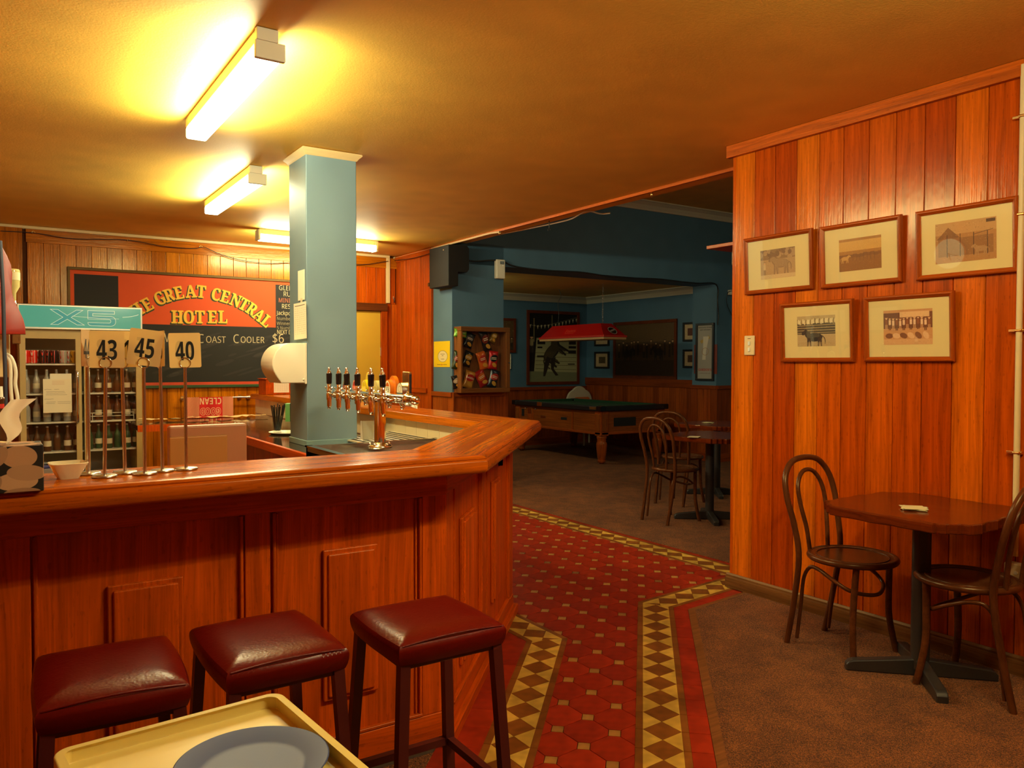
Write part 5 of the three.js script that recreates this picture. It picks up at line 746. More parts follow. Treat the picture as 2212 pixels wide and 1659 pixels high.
// pool room tables and chairs
bentChair('brown bentwood chair in the pool room, its hoop back towards the tiled walk', 4.93, -4.93, Math.PI / 2 + 0.02);
{ const p = onY(1462, 1003, 0.455); bentChair('brown bentwood chair at the rear pool room table, nearest the pool table', 5.62, -5.52, Math.PI / 2 + 0.25); }
{ const p = onY(1563, 1015, 0.455); bentChair('brown bentwood chair half hidden behind the end of the plank wall', 5.5, -4.45, -Math.PI / 2 - 0.75); }
bentChair('brown bentwood chair at the far side of the rear pool room table', 6.9, -5.75, -Math.PI / 2 + 0.3);
pedestalTable('dark pedestal table nearest the tiled walk in the pool room', 5.2, -4.78, 0.15, 0.66);
pedestalTable('dark pedestal table nearest the pool table', 6.25, -5.65, 0.1, 0.7);
{ const p = onY(1499, 944, 0.745); coasters('pale coaster stack on the pool room table by the tiled walk', p.x, 0.7425, p.z, 3); const q = onY(1530, 913, 0.745); coasters('pale coaster stack on the table nearest the pool table', q.x, 0.7425, q.z, 3); }

// ------------------------------------------------------------------ pool table
{
  const X0 = 6.74, X1 = 7.98, Z0 = -10.28, Z1 = -8.12, t = thing('pool_table', 'timber coin pool table with a dark green cloth and turned legs', 'pool table', [(X0 + X1) / 2, 0.003, (Z0 + Z1) / 2]); const hx = (X1 - X0) / 2, hz = (Z1 - Z0) / 2, TH = 0.785;
  const mCloth = new THREE.MeshStandardMaterial({ bumpMap: carpetBump, bumpScale: 0.0008, roughness: 0.95 }); mCloth.color.setRGB(0.008, 0.055, 0.02);
  part('bed_cloth', bb(-hx + 0.1, hx - 0.1, TH - 0.07, TH - 0.035, -hz + 0.1, hz - 0.1), mCloth, t);
  for (const [a, b, c, d] of [[-hx, hx, -hz, -hz + 0.1], [-hx, hx, hz - 0.1, hz]]) { part('rail', bb(a, b, TH - 0.07, TH - 0.002, c, d, 0.012), mBlack, t); }
  for (const [a, b] of [[-hx, -hx + 0.1], [hx - 0.1, hx]]) part('rail', bb(a, b, TH - 0.07, TH - 0.002, -hz + 0.1, hz - 0.1, 0.012), mBlack, t);
  for (const [a, b, c, d] of [[-hx + 0.085, -hx + 0.15, -hz + 0.16, hz - 0.16], [hx - 0.15, hx - 0.085, -hz + 0.16, hz - 0.16], [-hx + 0.16, hx - 0.16, -hz + 0.085, -hz + 0.15], [-hx + 0.16, hx - 0.16, hz - 0.15, hz - 0.085]]) part('cushion', bb(a, b, TH - 0.045, TH + 0.001, c, d, 0.01), mCloth, t);
  for (const x of [-1, 1]) for (const z of [-1, 1]) part('corner_plate', bb(x * (hx - 0.09), x * (hx + 0.004), TH - 0.068, TH + 0.002, z * (hz - 0.09), z * (hz + 0.004), 0.008), mBlackGloss, t);
  part('rail_plate', bb(-hx - 0.003, -hx + 0.05, TH - 0.06, TH - 0.001, 0.02 - 0.42, 0.14 - 0.42, 0.003), mBrass, t); part('rail_plate', bb(-hx - 0.003, -hx + 0.03, TH - 0.05, TH - 0.012, hz - 0.24, hz - 0.1, 0.003), mBase, t);
  const yb = 0.40, yt = TH - 0.07;
  part('side_panel', wuv(bb(-hx + 0.05, -hx + 0.075, yb, yt, -hz + 0.05, hz - 0.05), 'z'), mPool, t); part('side_panel', wuv(bb(hx - 0.075, hx - 0.05, yb, yt, -hz + 0.05, hz - 0.05), 'z'), mPool, t); part('end_panel', wuv(bb(-hx + 0.05, hx - 0.05, yb, yt, hz - 0.075, hz - 0.05), 'x'), mPool, t); part('end_panel', wuv(bb(-hx + 0.05, hx - 0.05, yb, yt, -hz + 0.05, -hz + 0.075), 'x'), mPool, t); part('underside', bb(-hx + 0.06, hx - 0.06, yb, yb + 0.02, -hz + 0.06, hz - 0.06), mBlackMatte, t);
  part('bottom_moulding', wuv(bb(-hx + 0.035, -hx + 0.055, yb - 0.005, yb + 0.03, -hz + 0.05, hz - 0.05, 0.005), 'z'), mPoolLeg, t); part('bottom_moulding', wuv(bb(-hx + 0.05, hx - 0.05, yb - 0.005, yb + 0.03, hz - 0.055, hz - 0.035, 0.005), 'x'), mPoolLeg, t);
  for (const x of [-1, 1]) for (const z of [-1, 1]) { const lg = part('leg', lathe([[0.0001, 0], [0.03, 0], [0.03, 0.012], [0.052, 0.02], [0.054, 0.045], [0.046, 0.06], [0.058, 0.075], [0.056, 0.09], [0.062, 0.12], [0.07, 0.2], [0.074, 0.26], [0.07, 0.285], [0.058, 0.3], [0.064, 0.315], [0.058, 0.33], [0.07, 0.35], [0.07, 0.39], [0.0001, 0.39]], 32), mPoolLeg, t, [x * (hx - 0.11), 0, z * (hz - 0.11)]); part('corner_block', wuv(bb(x * (hx - 0.17), x * (hx - 0.035), yb - 0.02, yt + 0.002, z * (hz - 0.17), z * (hz - 0.035), 0.008), 'y'), mPoolLeg, t); part('block_panel', bb(x * (hx - 0.15), x * (hx - 0.055), yb + 0.04, yt - 0.04, z * (hz - 0.036), z * (hz - 0.028), 0.004), mPool, t); part('block_panel', bb(x * (hx - 0.036), x * (hx - 0.028), yb + 0.04, yt - 0.04, z * (hz - 0.15), z * (hz - 0.055), 0.004), mPool, t); }
  // coin fittings on the long side
  part('panel_stile', wuv(bb(-hx + 0.044, -hx + 0.055, yb + 0.02, yt, 0.38, 0.42), 'y'), mPoolLeg, t);
  part('ball_slot', bb(-hx + 0.046, -hx + 0.056, 0.55, 0.59, 0.13, 0.27, 0.004), mBlackMatte, t); part('ball_slot', bb(-hx + 0.044, -hx + 0.056, 0.55, 0.585, -0.37, -0.24, 0.004), mBrass, t);
  part('coin_panel', bb(-hx + 0.044, -hx + 0.056, 0.44, yt - 0.005, -0.72, -0.56, 0.004), mPoolLeg, t); part('coin_plate', bb(-hx + 0.038, -hx + 0.05, 0.6, 0.69, -0.7, -0.6, 0.004), mBrass, t); part('coin_slot', bb(-hx + 0.042, -hx + 0.054, 0.55, 0.66, -0.87, -0.81, 0.004), mBlackMatte, t);
  for (const z of [-0.95, -0.77, -0.5]) part('lock', new THREE.SphereGeometry(0.012, 10, 8), mChrome, t, [-hx + 0.044, 0.67, z]);
  part('ball_return', bb(-0.35, 0.05, 0.5, 0.62, hz - 0.056, hz - 0.046, 0.004), mBlackMatte, t);
}
// hooded lamp over the pool table
{
  const z = -9.18, x = 7.38, yb = onX(1165, 733, 7.1).y, t = thing('pool_table_lamp', 'red hooded lamp hanging over the pool table', 'pool lamp', [0, 0, 0]);
  const a = onY(1165, 727, 1.72), Lb = 1.55, wd = 0.42, cx = 7.25, cz = -9.2, y0 = 1.70, y1 = 1.93; t.position.set(cx, y0, cz);
  const mRed = lin(0.42, 0.006, 0.005, 0.22), hood = new THREE.BufferGeometry(); const B = [[-wd / 2, 0.045, -Lb / 2], [wd / 2, 0.045, -Lb / 2], [wd / 2, 0.045, Lb / 2], [-wd / 2, 0.045, Lb / 2]], T = [[-0.1, y1 - y0, -Lb / 2 + 0.2], [0.1, y1 - y0, -Lb / 2 + 0.2], [0.1, y1 - y0, Lb / 2 - 0.2], [-0.1, y1 - y0, Lb / 2 - 0.2]], pos = []; for (let s = 0; s < 4; s++) { const n = (s + 1) % 4; pos.push(...B[n], ...B[s], ...T[s], ...B[n], ...T[s], ...T[n]); } pos.push(...T[0], ...T[3], ...T[2], ...T[0], ...T[2], ...T[1]); pos.push(...B[0], ...B[1], ...B[2], ...B[0], ...B[2], ...B[3]); hood.setAttribute('position', new THREE.Float32BufferAttribute(pos, 3)); hood.computeVertexNormals(); uvm(hood); part('hood', hood, mRed, t);
  part('lip', bb(-wd / 2 - 0.006, wd / 2 + 0.006, 0.03, 0.06, -Lb / 2 - 0.006, Lb / 2 + 0.006, 0.006), lin(0.5, 0.02, 0.006, 0.25), t); part('lower_band', bb(-wd / 2 + 0.004, wd / 2 - 0.004, 0.0, 0.03, -Lb / 2 + 0.004, Lb / 2 - 0.004), lin(0.48, 0.26, 0.10, 0.5), t);
  const logo = canvasTex(128, 128, (x2) => { x2.fillStyle = '#6c0606'; x2.fillRect(0, 0, 128, 128); x2.fillStyle = '#1a0c10'; x2.beginPath(); x2.arc(64, 64, 58, 0, 7); x2.fill(); x2.strokeStyle = '#d8c8b8'; x2.lineWidth = 6; x2.stroke(); x2.fillStyle = '#e0d2c4'; x2.font = 'italic bold 40px serif'; x2.textAlign = 'center'; x2.save(); x2.translate(64, 74); x2.rotate(-0.4); x2.fillText('Fosters', 0, 0); x2.restore(); });
  const ang = Math.atan2(0.2, y1 - y0 - 0.045); part('logo', new THREE.CircleGeometry(0.075, 32), new THREE.MeshStandardMaterial({ map: logo, roughness: 0.3 }), t, [0, 0.125, Lb / 2 - 0.062], [-ang, 0, 0]);
  const script = canvasTex(256, 96, (x2) => { x2.fillStyle = '#bb0c08'; x2.fillRect(0, 0, 256, 96); x2.fillStyle = '#d8503c'; x2.font = 'italic 60px serif'; x2.fillText('Fosters', 24, 66); x2.fillRect(30, 78, 180, 4); });
  const a2 = Math.atan2(wd / 2 - 0.1, y1 - y0 - 0.045); const gP = new THREE.PlaneGeometry(0.3, 0.11); gP.rotateX(-a2).rotateY(-Math.PI / 2); part('side_script', gP, new THREE.MeshStandardMaterial({ map: script, roughness: 0.25 }), t, [-0.158, 0.135, -0.05]);
  part('cord', tube([[-0.02, y1 - y0, -0.55], [0, 0.4, -0.55], [-0.01, 0.6, -0.55], [0.02, ACE - y0 - 0.1, -0.52], [0, ACE - y0, -0.55]], 0.004, 30, 6), mBlack, t);
  part('chain', merge(Array.from({ length: 22 }, (_, k) => new THREE.TorusGeometry(0.009, 0.0025, 5, 8).rotateY(k % 2 * Math.PI / 2).translate(0, y1 - y0 + 0.012 + k * 0.0262, 0.5))), mSteel, t);
}
// white wicker chair behind the table
{
  const t = thing('wicker_chair', 'white wicker chair with an arched back and orange cushion behind the pool table', 'chair', [8.3, 0.003, -10.42], 0); t.scale.set(0.8, 1, 0.85); const mW = lin(0.58, 0.52, 0.4, 0.75), sh = new THREE.Shape(); sh.moveTo(-0.3, 0.45); sh.bezierCurveTo(-0.38, 0.75, -0.3, 0.86, -0.16, 0.9); sh.bezierCurveTo(-0.08, 0.98, 0.08, 0.98, 0.16, 0.9); sh.bezierCurveTo(0.3, 0.86, 0.38, 0.75, 0.3, 0.45); sh.closePath();
  const g = new THREE.ExtrudeGeometry(sh, { depth: 0.03, bevelEnabled: true, bevelSize: 0.012, bevelThickness: 0.012, bevelSegments: 2, curveSegments: 14 }); part('back', g, mW, t, [0, 0, -0.2]); part('seat', rbox(0.56, 0.06, 0.5, 0.02), mW, t, [0, 0.4, 0.06]); part('cushion', rbox(0.38, 0.34, 0.1, 0.04, 3), lin(0.5, 0.12, 0.02, 0.85), t, [0, 0.62, -0.09]); for (const x of [-1, 1]) for (const z of [-0.14, 0.26]) part('leg', cyl(0.02, 0.018, 0.38, 10), mW, t, [x * 0.24, 0.19, z]);
}

// ------------------------------------------------------------------ pool room pictures and fittings
function flatPicture(name, label, w, h, pos, turn, frameMat, fw, tex, group, glass) { const t = thing(name, label, 'picture', pos, turn, group); part('frame_rail', bb(-w / 2, w / 2, h / 2 - fw, h / 2, 0, 0.025, 0.003), frameMat, t); part('frame_rail', bb(-w / 2, w / 2, -h / 2, -h / 2 + fw, 0, 0.025, 0.003), frameMat, t); part('frame_stile', bb(-w / 2, -w / 2 + fw, -h / 2 + fw, h / 2 - fw, 0, 0.025, 0.003), frameMat, t); part('frame_stile', bb(w / 2 - fw, w / 2, -h / 2 + fw, h / 2 - fw, 0, 0.025, 0.003), frameMat, t); part('print', bb(-w / 2 + fw * 0.8, w / 2 - fw * 0.8, -h / 2 + fw * 0.8, h / 2 - fw * 0.8, 0.0, 0.008), new THREE.MeshStandardMaterial({ map: tex, roughness: 0.55 }), t); const pm = t.children[t.children.length - 1]; uvFit(pm.geometry); if (glass) part('glass', bb(-w / 2 + fw, w / 2 - fw, -h / 2 + fw, h / 2 - fw, 0.014, 0.016), glassPane, t); return t; }
function uvFit(g) { g.computeBoundingBox(); const b = g.boundingBox, p = g.attributes.position, uv = g.attributes.uv; for (let i = 0; i < p.count; i++) uv.setXY(i, (p.getX(i) - b.min.x) / (b.max.x - b.min.x), (p.getY(i) - b.min.y) / (b.max.y - b.min.y)); }
{
  const rodeo = canvasTex(512, 768, (x, w, h) => { x.fillStyle = '#150f08'; x.fillRect(0, 0, w, h); x.fillStyle = '#7c8060'; x.fillRect(0, h * 0.84, w, h * 0.16); x.fillStyle = '#a9a77c'; x.beginPath(); x.moveTo(80, h * 0.36); x.lineTo(w, h * 0.34); x.lineTo(w, h * 0.86); x.lineTo(56, h * 0.84); x.fill(); x.strokeStyle = '#cbbf98'; x.lineWidth = 2; x.beginPath(); x.moveTo(0, 130); x.quadraticCurveTo(120, 170, 260, 110); x.quadraticCurveTo(380, 80, w, 30); x.stroke(); x.fillStyle = '#cfc49c'; for (let i = 0; i < 14; i++) { const px = 10 + i * 37, py = i < 7 ? 140 - Math.abs(i - 2) * 4 : 116 - (i - 7) * 11; x.beginPath(); x.moveTo(px, py); x.lineTo(px + 18, py - 4); x.lineTo(px + 8, py + 44); x.fill(); } x.fillStyle = '#8d8258'; x.fillRect(50, 60, 9, 260); x.fillRect(236, 20, 8, 180); man(x, 30, 290, 3.0, '#94855c', '#3a3020'); x.fillStyle = '#20180c'; for (const [px, py, pw, ph] of [[90, 300, 80, 46], [90, 372, 50, 18], [420, 290, 76, 54], [418, 362, 80, 26], [414, 410, 84, 34], [86, 470, 70, 22], [410, 560, 74, 12]]) x.fillRect(px, py, pw, ph); x.strokeStyle = '#4a4028'; x.lineWidth = 4; for (let i = 0; i < 5; i++) { x.beginPath(); x.moveTo(70, 440 + i * 44); x.lineTo(500, 446 + i * 46); x.stroke(); } beast(x, 240, 430, 2.7, '#2a2012', 1, -0.95); beast(x, 236, 426, 2.2, '#4c3f26', 1, -0.95); x.fillStyle = '#2a2012'; x.beginPath(); x.moveTo(190, 480); x.lineTo(230, 500); x.lineTo(190, 640); x.lineTo(170, 700); x.lineTo(150, 700); x.lineTo(160, 560); x.fill(); x.beginPath(); x.moveTo(230, 500); x.lineTo(280, 490); x.lineTo(260, 620); x.lineTo(310, 690); x.lineTo(280, 696); x.lineTo(230, 620); x.fill(); sepiaNoise(x, w, h, 0.2, 33); });
  const mFr2 = wood(0.20, 0.045, 0.012, 0.45), z = AZ + 0.002;
  const a = onZ(1137, 668, AZ), b = onZ(1250, 831, AZ), p2 = onZ(1250, 676, AZ); flatPicture('rodeo_picture', 'tall framed picture of a rearing horse under bunting behind the pool table', b.x - a.x, a.y - b.y - 0.02, [(a.x + b.x) / 2, (a.y + b.y) / 2, z], 0, mFr2, 0.05, rodeo);
  const c = onZ(1060, 686, AZ), d = onZ(1113, 762, AZ); const dim = canvasTex(128, 192, (x, w, h) => { x.fillStyle = '#5c4426'; x.fillRect(0, 0, w, h); x.fillStyle = '#3a2a16'; x.fillRect(0, h * 0.55, w, h * 0.45); for (let i = 0; i < 6; i++) man(x, 14 + i * 20, h * 0.62, 0.9, '#6a5434', '#22180c'); sepiaNoise(x, w, h, 0.2, 35); });
  flatPicture('brown_picture', 'dim brown framed picture beside the snack cabinet', d.x - c.x, c.y - d.y, [(c.x + d.x) / 2, (c.y + d.y) / 2, z], 0, mFr2, 0.04, dim);
  const e = onZ(1078, 764, AZ), f = onZ(1102, 797, AZ); const sk = canvasTex(96, 128, (x, w, h) => { x.fillStyle = '#b9b6a0'; x.fillRect(0, 0, w, h); beast(x, 44, 60, 0.7, '#2c2a22', 1, -0.8); }); flatPicture('small_print', 'small grey print of a bucking horse under the brown picture', f.x - e.x, e.y - f.y, [(e.x + f.x) / 2, (e.y + f.y) / 2, z], 0, mWhite, 0.006, sk);
  const mural = canvasTex(1024, 512, (x, w, h) => { x.fillStyle = '#4a3216'; x.fillRect(0, 0, w, h); x.fillStyle = '#5c4220'; x.fillRect(0, 0, w, h * 0.35); x.fillStyle = '#3a250e'; x.fillRect(0, h * 0.7, w, h * 0.3); for (let i = 0; i < 14; i++) { x.globalAlpha = 0.8; man(x, 60 + i * 70 + hsh(i, 1, 50) * 40, h * (0.36 + 0.1 * hsh(i, 2, 50)), 2.4, hsh(i, 3, 50) > 0.5 ? '#2a1a0a' : '#6a4c26', '#1c1208'); } beast(x, 230, 290, 1.6, '#2a1a0a'); beast(x, 760, 280, 1.6, '#22160a', -1); x.globalAlpha = 1; sepiaNoise(x, w, h, 0.3, 55); });
  const m0 = onX(1325, 697, AX - 0.02), m1 = onX(1461, 820, AX - 0.02); flatPicture('brown_mural', 'wide dark brown framed picture of figures above the timber dado', Math.abs(m1.z - m0.z), m0.y - m1.y, [AX - 0.002, (m0.y + m1.y) / 2, (m0.z + m1.z) / 2], -Math.PI / 2, mFr2, 0.05, mural);
  const small = (k) => canvasTex(96, 112, (x, w, h) => { x.fillStyle = '#c4ab84'; x.fillRect(0, 0, w, h); x.fillStyle = ['#3a2028', '#4a3c20', '#5a2a14', '#54382a'][k]; x.fillRect(24, 30, 50, 52); sepiaNoise(x, w, h, 0.1, 60 + k); });
  [[1284, 1315, 706, 747, 'black framed photo half hidden by the red pool lamp'], [1284, 1315, 760, 796, 'black framed photo under the red pool lamp, left of the mural'], [1475, 1508, 697, 737, 'black framed photo right of the mural, upper of two'], [1475, 1508, 755, 795, 'black framed photo right of the mural, lower of two']].forEach(([x0, x1, y0, y1, lab], k) => { const p = onX(x0, y0, AX - 0.02), q = onX(x1, y1, AX - 0.02); flatPicture('small_framed_photo', lab, Math.abs(q.z - p.z), p.y - q.y, [AX - 0.002, (p.y + q.y) / 2, (p.z + q.z) / 2], -Math.PI / 2, mBlack, 0.03, small(k)); });
  const gin = canvasTex(160, 512, (x, w, h) => { x.fillStyle = '#a9a49a'; x.fillRect(0, 0, w, h); x.fillStyle = '#2a2824'; x.font = 'bold 17px serif'; x.textAlign = 'center'; x.fillText('Deliciously dressed', 80, 30, 140); x.fillText('and refreshed', 80, 52, 110); x.fillStyle = '#b99a4a'; x.save(); x.translate(80, 140); x.rotate(-0.5); x.fillRect(-52, -16, 104, 30); x.restore(); x.fillStyle = '#d8d2c0'; x.beginPath(); x.moveTo(60, 110); x.lineTo(120, 110); x.lineTo(90, 250); x.lineTo(86, 330); x.lineTo(50, 330); x.lineTo(60, 240); x.fill(); x.strokeStyle = '#a4702a'; x.lineWidth = 3; x.beginPath(); x.arc(82, 252, 34, 0, 7); x.stroke(); x.fillStyle = '#b3160e'; x.font = 'bold 32px serif'; x.fillText('GORDON\u2019S', 80, 436, 138); x.fillStyle = '#5a3a30'; x.font = '13px serif'; x.fillText('LONDON DRY GIN', 80, 462, 120); });
  const g0 = onX(1503, 699, OP1 - 0.02), g1 = onX(1541, 823, OP1 - 0.02); flatPicture('gin_poster', 'tall black framed gin poster with red lettering inside the opening reveal', Math.abs(g1.z - g0.z), g0.y - g1.y, [OP1 - 0.002, (g0.y + g1.y) / 2, (g0.z + g1.z) / 2], -Math.PI / 2, mBlack, 0.03, gin);
  { const p = onX(1498, 745, OP1 - 0.02), q = onX(1547, 808, OP1 - 0.02); single('cue_board', 'dark red backing board behind the gin poster', 'board', box(0.006, p.y - q.y, Math.abs(q.z - p.z)), lin(0.2, 0.03, 0.015, 0.5), [OP1 - 0.0035, (p.y + q.y) / 2, (p.z + q.z) / 2]); }
  { const p = onZ(1581, 760, -7.49), q = onZ(1640, 803, -7.49); flatPicture('dark_print', 'dark framed print half hidden behind the end of the plank wall', q.x - p.x, p.y - q.y, [(p.x + q.x) / 2, (p.y + q.y) / 2, -7.498], 0, mBlack, 0.02, dim); }
  { const p = onZ(1585, 632, -7.46), t = thing('wall_light', 'small white box with a black cable loop on the blue wall', 'fitting', [p.x, p.y, -7.5]); part('case', rbox(0.16, 0.07, 0.06, 0.008), mWhite, t, [0, 0, 0.03]); part('cable', tube([[-0.03, 0.02, 0.06], [-0.12, 0.0, 0.05], [-0.13, -0.14, 0.03], [0.0, -0.33, 0.02]], 0.005, 30, 6), mBlack, t); }
  single('wall_socket', 'small white socket low on the blue wall beside the gin poster', 'socket', rbox(0.12, 0.07, 0.012, 0.004), mWhite, [onZ(1591, 755, -7.5).x, onZ(1591, 755, -7.5).y, -7.493]);
}
// shelf board seen past the end of the plank wall
{ const a = onX(1526, 535, OX + 0.005); const t = thing('wall_shelf', 'small orange timber shelf fixed beyond the end of the plank wall', 'shelf', [OX + 0.15, a.y, (a.z - 3.24) / 2]); const L = Math.abs(a.z + 3.24); part('board', wuv(bb(-0.145, 0.15, -0.012, 0.012, -L / 2, L / 2, 0.003), 'z'), mSideWood[1], t); part('bracket', bb(0.0, 0.02, -0.12, -0.012, -L / 2 + 0.1, -L / 2 + 0.5), mDarkWood, t); }

// snack cabinet
{
  const a = onZ(980, 706, -7.5), b = onZ(1085, 846, -7.5), w = b.x - a.x, h = a.y - b.y, D = 0.16, t = thing('snack_cabinet', 'timber framed snack display cabinet with a glass front on the blue pier', 'cabinet', [(a.x + b.x) / 2, (a.y + b.y) / 2, -7.498]); const m = wood(0.24, 0.095, 0.026, 0.4);
  part('back_board', bb(-w / 2, w / 2, -h / 2, h / 2, 0, 0.012), wood(0.30, 0.12, 0.03, 0.6), t); part('frame_rail', wuv(bb(-w / 2, w / 2, h / 2 - 0.05, h / 2, 0, D, 0.004), 'x'), m, t); part('frame_rail', wuv(bb(-w / 2, w / 2, -h / 2, -h / 2 + 0.05, 0, D, 0.004), 'x'), m, t); part('frame_stile', wuv(bb(-w / 2, -w / 2 + 0.02, -h / 2 + 0.05, h / 2 - 0.05, 0, D, 0.004), 'y'), m, t); part('frame_stile', wuv(bb(w / 2 - 0.05, w / 2, -h / 2 + 0.05, h / 2 - 0.05, 0, D, 0.004), 'y'), m, t);
  part('glass_front', bb(-w / 2 + 0.02, w / 2 - 0.05, -h / 2 + 0.05, h / 2 - 0.05, D - 0.02, D - 0.016), glassPane, t); part('lock', cyl(0.008, 0.008, 0.01, 12).rotateX(Math.PI / 2), mChrome, t, [w / 2 - 0.02, -0.03, D + 0.003]);
  const bagG = (() => { const g = new THREE.BoxGeometry(1, 1, 1, 14, 18, 2), p = g.attributes.position; for (let i = 0; i < p.count; i++) { const x = p.getX(i) * 2, y = p.getY(i) * 2, k = Math.sqrt(Math.max(0, (1 - x * x) * (1 - y * y * y * y))); p.setXYZ(i, x / 2 * (1 - 0.1 * (1 - y * y)) , y / 2, p.getZ(i) * (0.06 + 0.94 * k) + 0.02 * vn(x * 4 + 9, y * 5 + 9, 81) * k); } g.computeVertexNormals(); return g; })();
  const bag = (label, px, py, wpx, hpx, rot, c, band, txt) => { const q = onZ(px, py, -7.44), sc = 0.0056; const tex = canvasTex(128, 176, (x, W, H) => { x.fillStyle = c; x.fillRect(0, 0, W, H); x.fillStyle = band; x.beginPath(); x.ellipse(64, 70, 56, 34, -0.2, 0, 7); x.fill(); x.fillStyle = '#f3e6c8'; x.font = 'bold 30px sans-serif'; x.textAlign = 'center'; if (txt) x.fillText(txt, 64, 80, 112); else for (let k = 0; k < 2; k++) x.fillRect(28, 62 + k * 14, 72, 6); x.fillStyle = '#d8a23c'; x.beginPath(); x.ellipse(74, 134, 36, 20, 0.3, 0, 7); x.fill(); }); const s = single('snack_bag', label, 'snack bag', bagG, new THREE.MeshStandardMaterial({ map: tex, roughness: 0.25, metalness: 0.15 }), [q.x, q.y, -7.44], [0, 0, rot], 'snack bags pinned in the display cabinet'); s.scale.set(wpx * sc, hpx * sc, 0.05); };
  bag('lime green snack bag at the top of the snack cabinet', 995, 720, 30, 16, -0.1, '#6fae2a', '#a8d85a'); bag('dark snack bag with silver lettering high in the snack cabinet', 1013, 735, 22, 30, -0.35, '#1c1a1a', '#3c3838'); bag('long black and red snack bag in the snack cabinet', 1048, 737, 20, 42, 0.3, '#201818', '#7a2a18'); bag('small gold snack bag at the top right of the snack cabinet', 1066, 728, 16, 24, -0.4, '#7a5a18', '#c8a040'); bag('black and gold snack bag in the middle of the snack cabinet', 1010, 775, 20, 30, -0.35, '#221c12', '#c08a20'); bag('orange snack bag in the middle of the snack cabinet', 1042, 779, 22, 36, 0.3, '#d0621c', '#b8341c'); bag('bright red snack bag with a dark logo in the snack cabinet', 1065, 778, 22, 36, -0.1, '#c01c18', '#20201c'); bag('yellow and red twisted snack bag at the foot of the snack cabinet', 1013, 820, 24, 34, -0.3, '#c88a30', '#b41c14', 'Twisties'); bag('dark red snack bag at the foot of the snack cabinet', 1040, 817, 24, 34, 0.5, '#a01814', '#c8641c'); bag('navy blue snack bag with green chips at the foot of the snack cabinet', 1066, 818, 22, 36, -0.3, '#16202c', '#a83428'); bag('green snack bag against the left edge of the snack cabinet', 986, 778, 16, 36, -0.2, '#2c3a18', '#8c2c1c'); bag('silver and black snack bag low at the left edge of the snack cabinet', 985, 825, 18, 26, 0.2, '#1a1c20', '#b8a488');
}
{ // yellow poster on the pier
  const tex = canvasTex(192, 256, (x) => { x.fillStyle = '#e2c210'; x.fillRect(0, 0, 192, 256); x.fillStyle = '#d8cd9c'; x.strokeStyle = '#5c5638'; x.lineWidth = 3; x.beginPath(); x.arc(106, 150, 56, 0, 7); x.fill(); x.stroke(); x.fillStyle = '#3c3420'; for (const [y, l] of [[126, 50], [142, 20], [176, 36]]) x.fillRect(106 - l / 2, y, l, 4); x.fillRect(40, 230, 46, 4); x.fillRect(110, 230, 46, 4); x.fillStyle = '#c02818'; x.beginPath(); x.arc(98, 232, 6, 0, 7); x.fill(); });
  const a = onX(937, 738, OX - 0.003), b = onX(972, 793, OX - 0.003); single('yellow_poster', 'yellow notice with a pale circle on the bar side of the blue pier', 'poster', new THREE.PlaneGeometry(Math.abs(b.z - a.z), a.y - b.y), new THREE.MeshStandardMaterial({ map: tex, roughness: 0.6 }), [OX - 0.003, (a.y + b.y) / 2, (a.z + b.z) / 2], [0, -Math.PI / 2, 0]);
}
{ // loudspeaker on the end of the timber wall
  const a = onX(940, 545, OX - 0.05), t = thing('loudspeaker', 'black loudspeaker mounted high at the corner of the blue pier', 'loudspeaker', [OX, 2.4, -7.48]);
  part('cabinet', rbox(0.12, 0.435, 0.44, 0.008), mBlackMatte, t, [-0.066, 0.0, -0.09]); const sh = new THREE.Shape(); sh.moveTo(-0.02, -0.05); sh.lineTo(-0.02, 0.2); sh.lineTo(0.1, 0.2); sh.lineTo(0.125, 0.17); sh.lineTo(0.125, -0.05); sh.lineTo(0.1, -0.085); sh.lineTo(-0.02, -0.085); sh.closePath(); const g = new THREE.ExtrudeGeometry(sh, { depth: 0.13, bevelEnabled: false }); part('rear_shell', g, mBlackMatte, t, [0, 0.02, 0.0]); part('badge', box(0.002, 0.012, 0.02), mSteel, t, [-0.1275, 0.17, 0.02]);
  const s = single('wall_switch', 'tiny brown switch on the timber wall below the loudspeaker', 'switch', rbox(0.012, 0.04, 0.03, 0.003), mBase, [OX - 0.036, onX(931, 614, OX - 0.03).y, -7.985]);
}
{ // thermostat
  const p = onZ(1080, 582, -7.48), t = thing('air_freshener', 'white wall dispenser with a dark display on the corner of the blue pier', 'dispenser', [p.x - 0.01, p.y, -7.5]); part('case', rbox(0.115, 0.215, 0.06, 0.012), mWhitePlastic, t, [0, 0, 0.031]); part('display', rbox(0.05, 0.035, 0.004, 0.001), mBlackGloss, t, [0.012, 0.07, 0.062]); part('button', cyl(0.008, 0.008, 0.005, 14).rotateX(Math.PI / 2), mAlu, t, [0.02, 0.038, 0.062]);
}
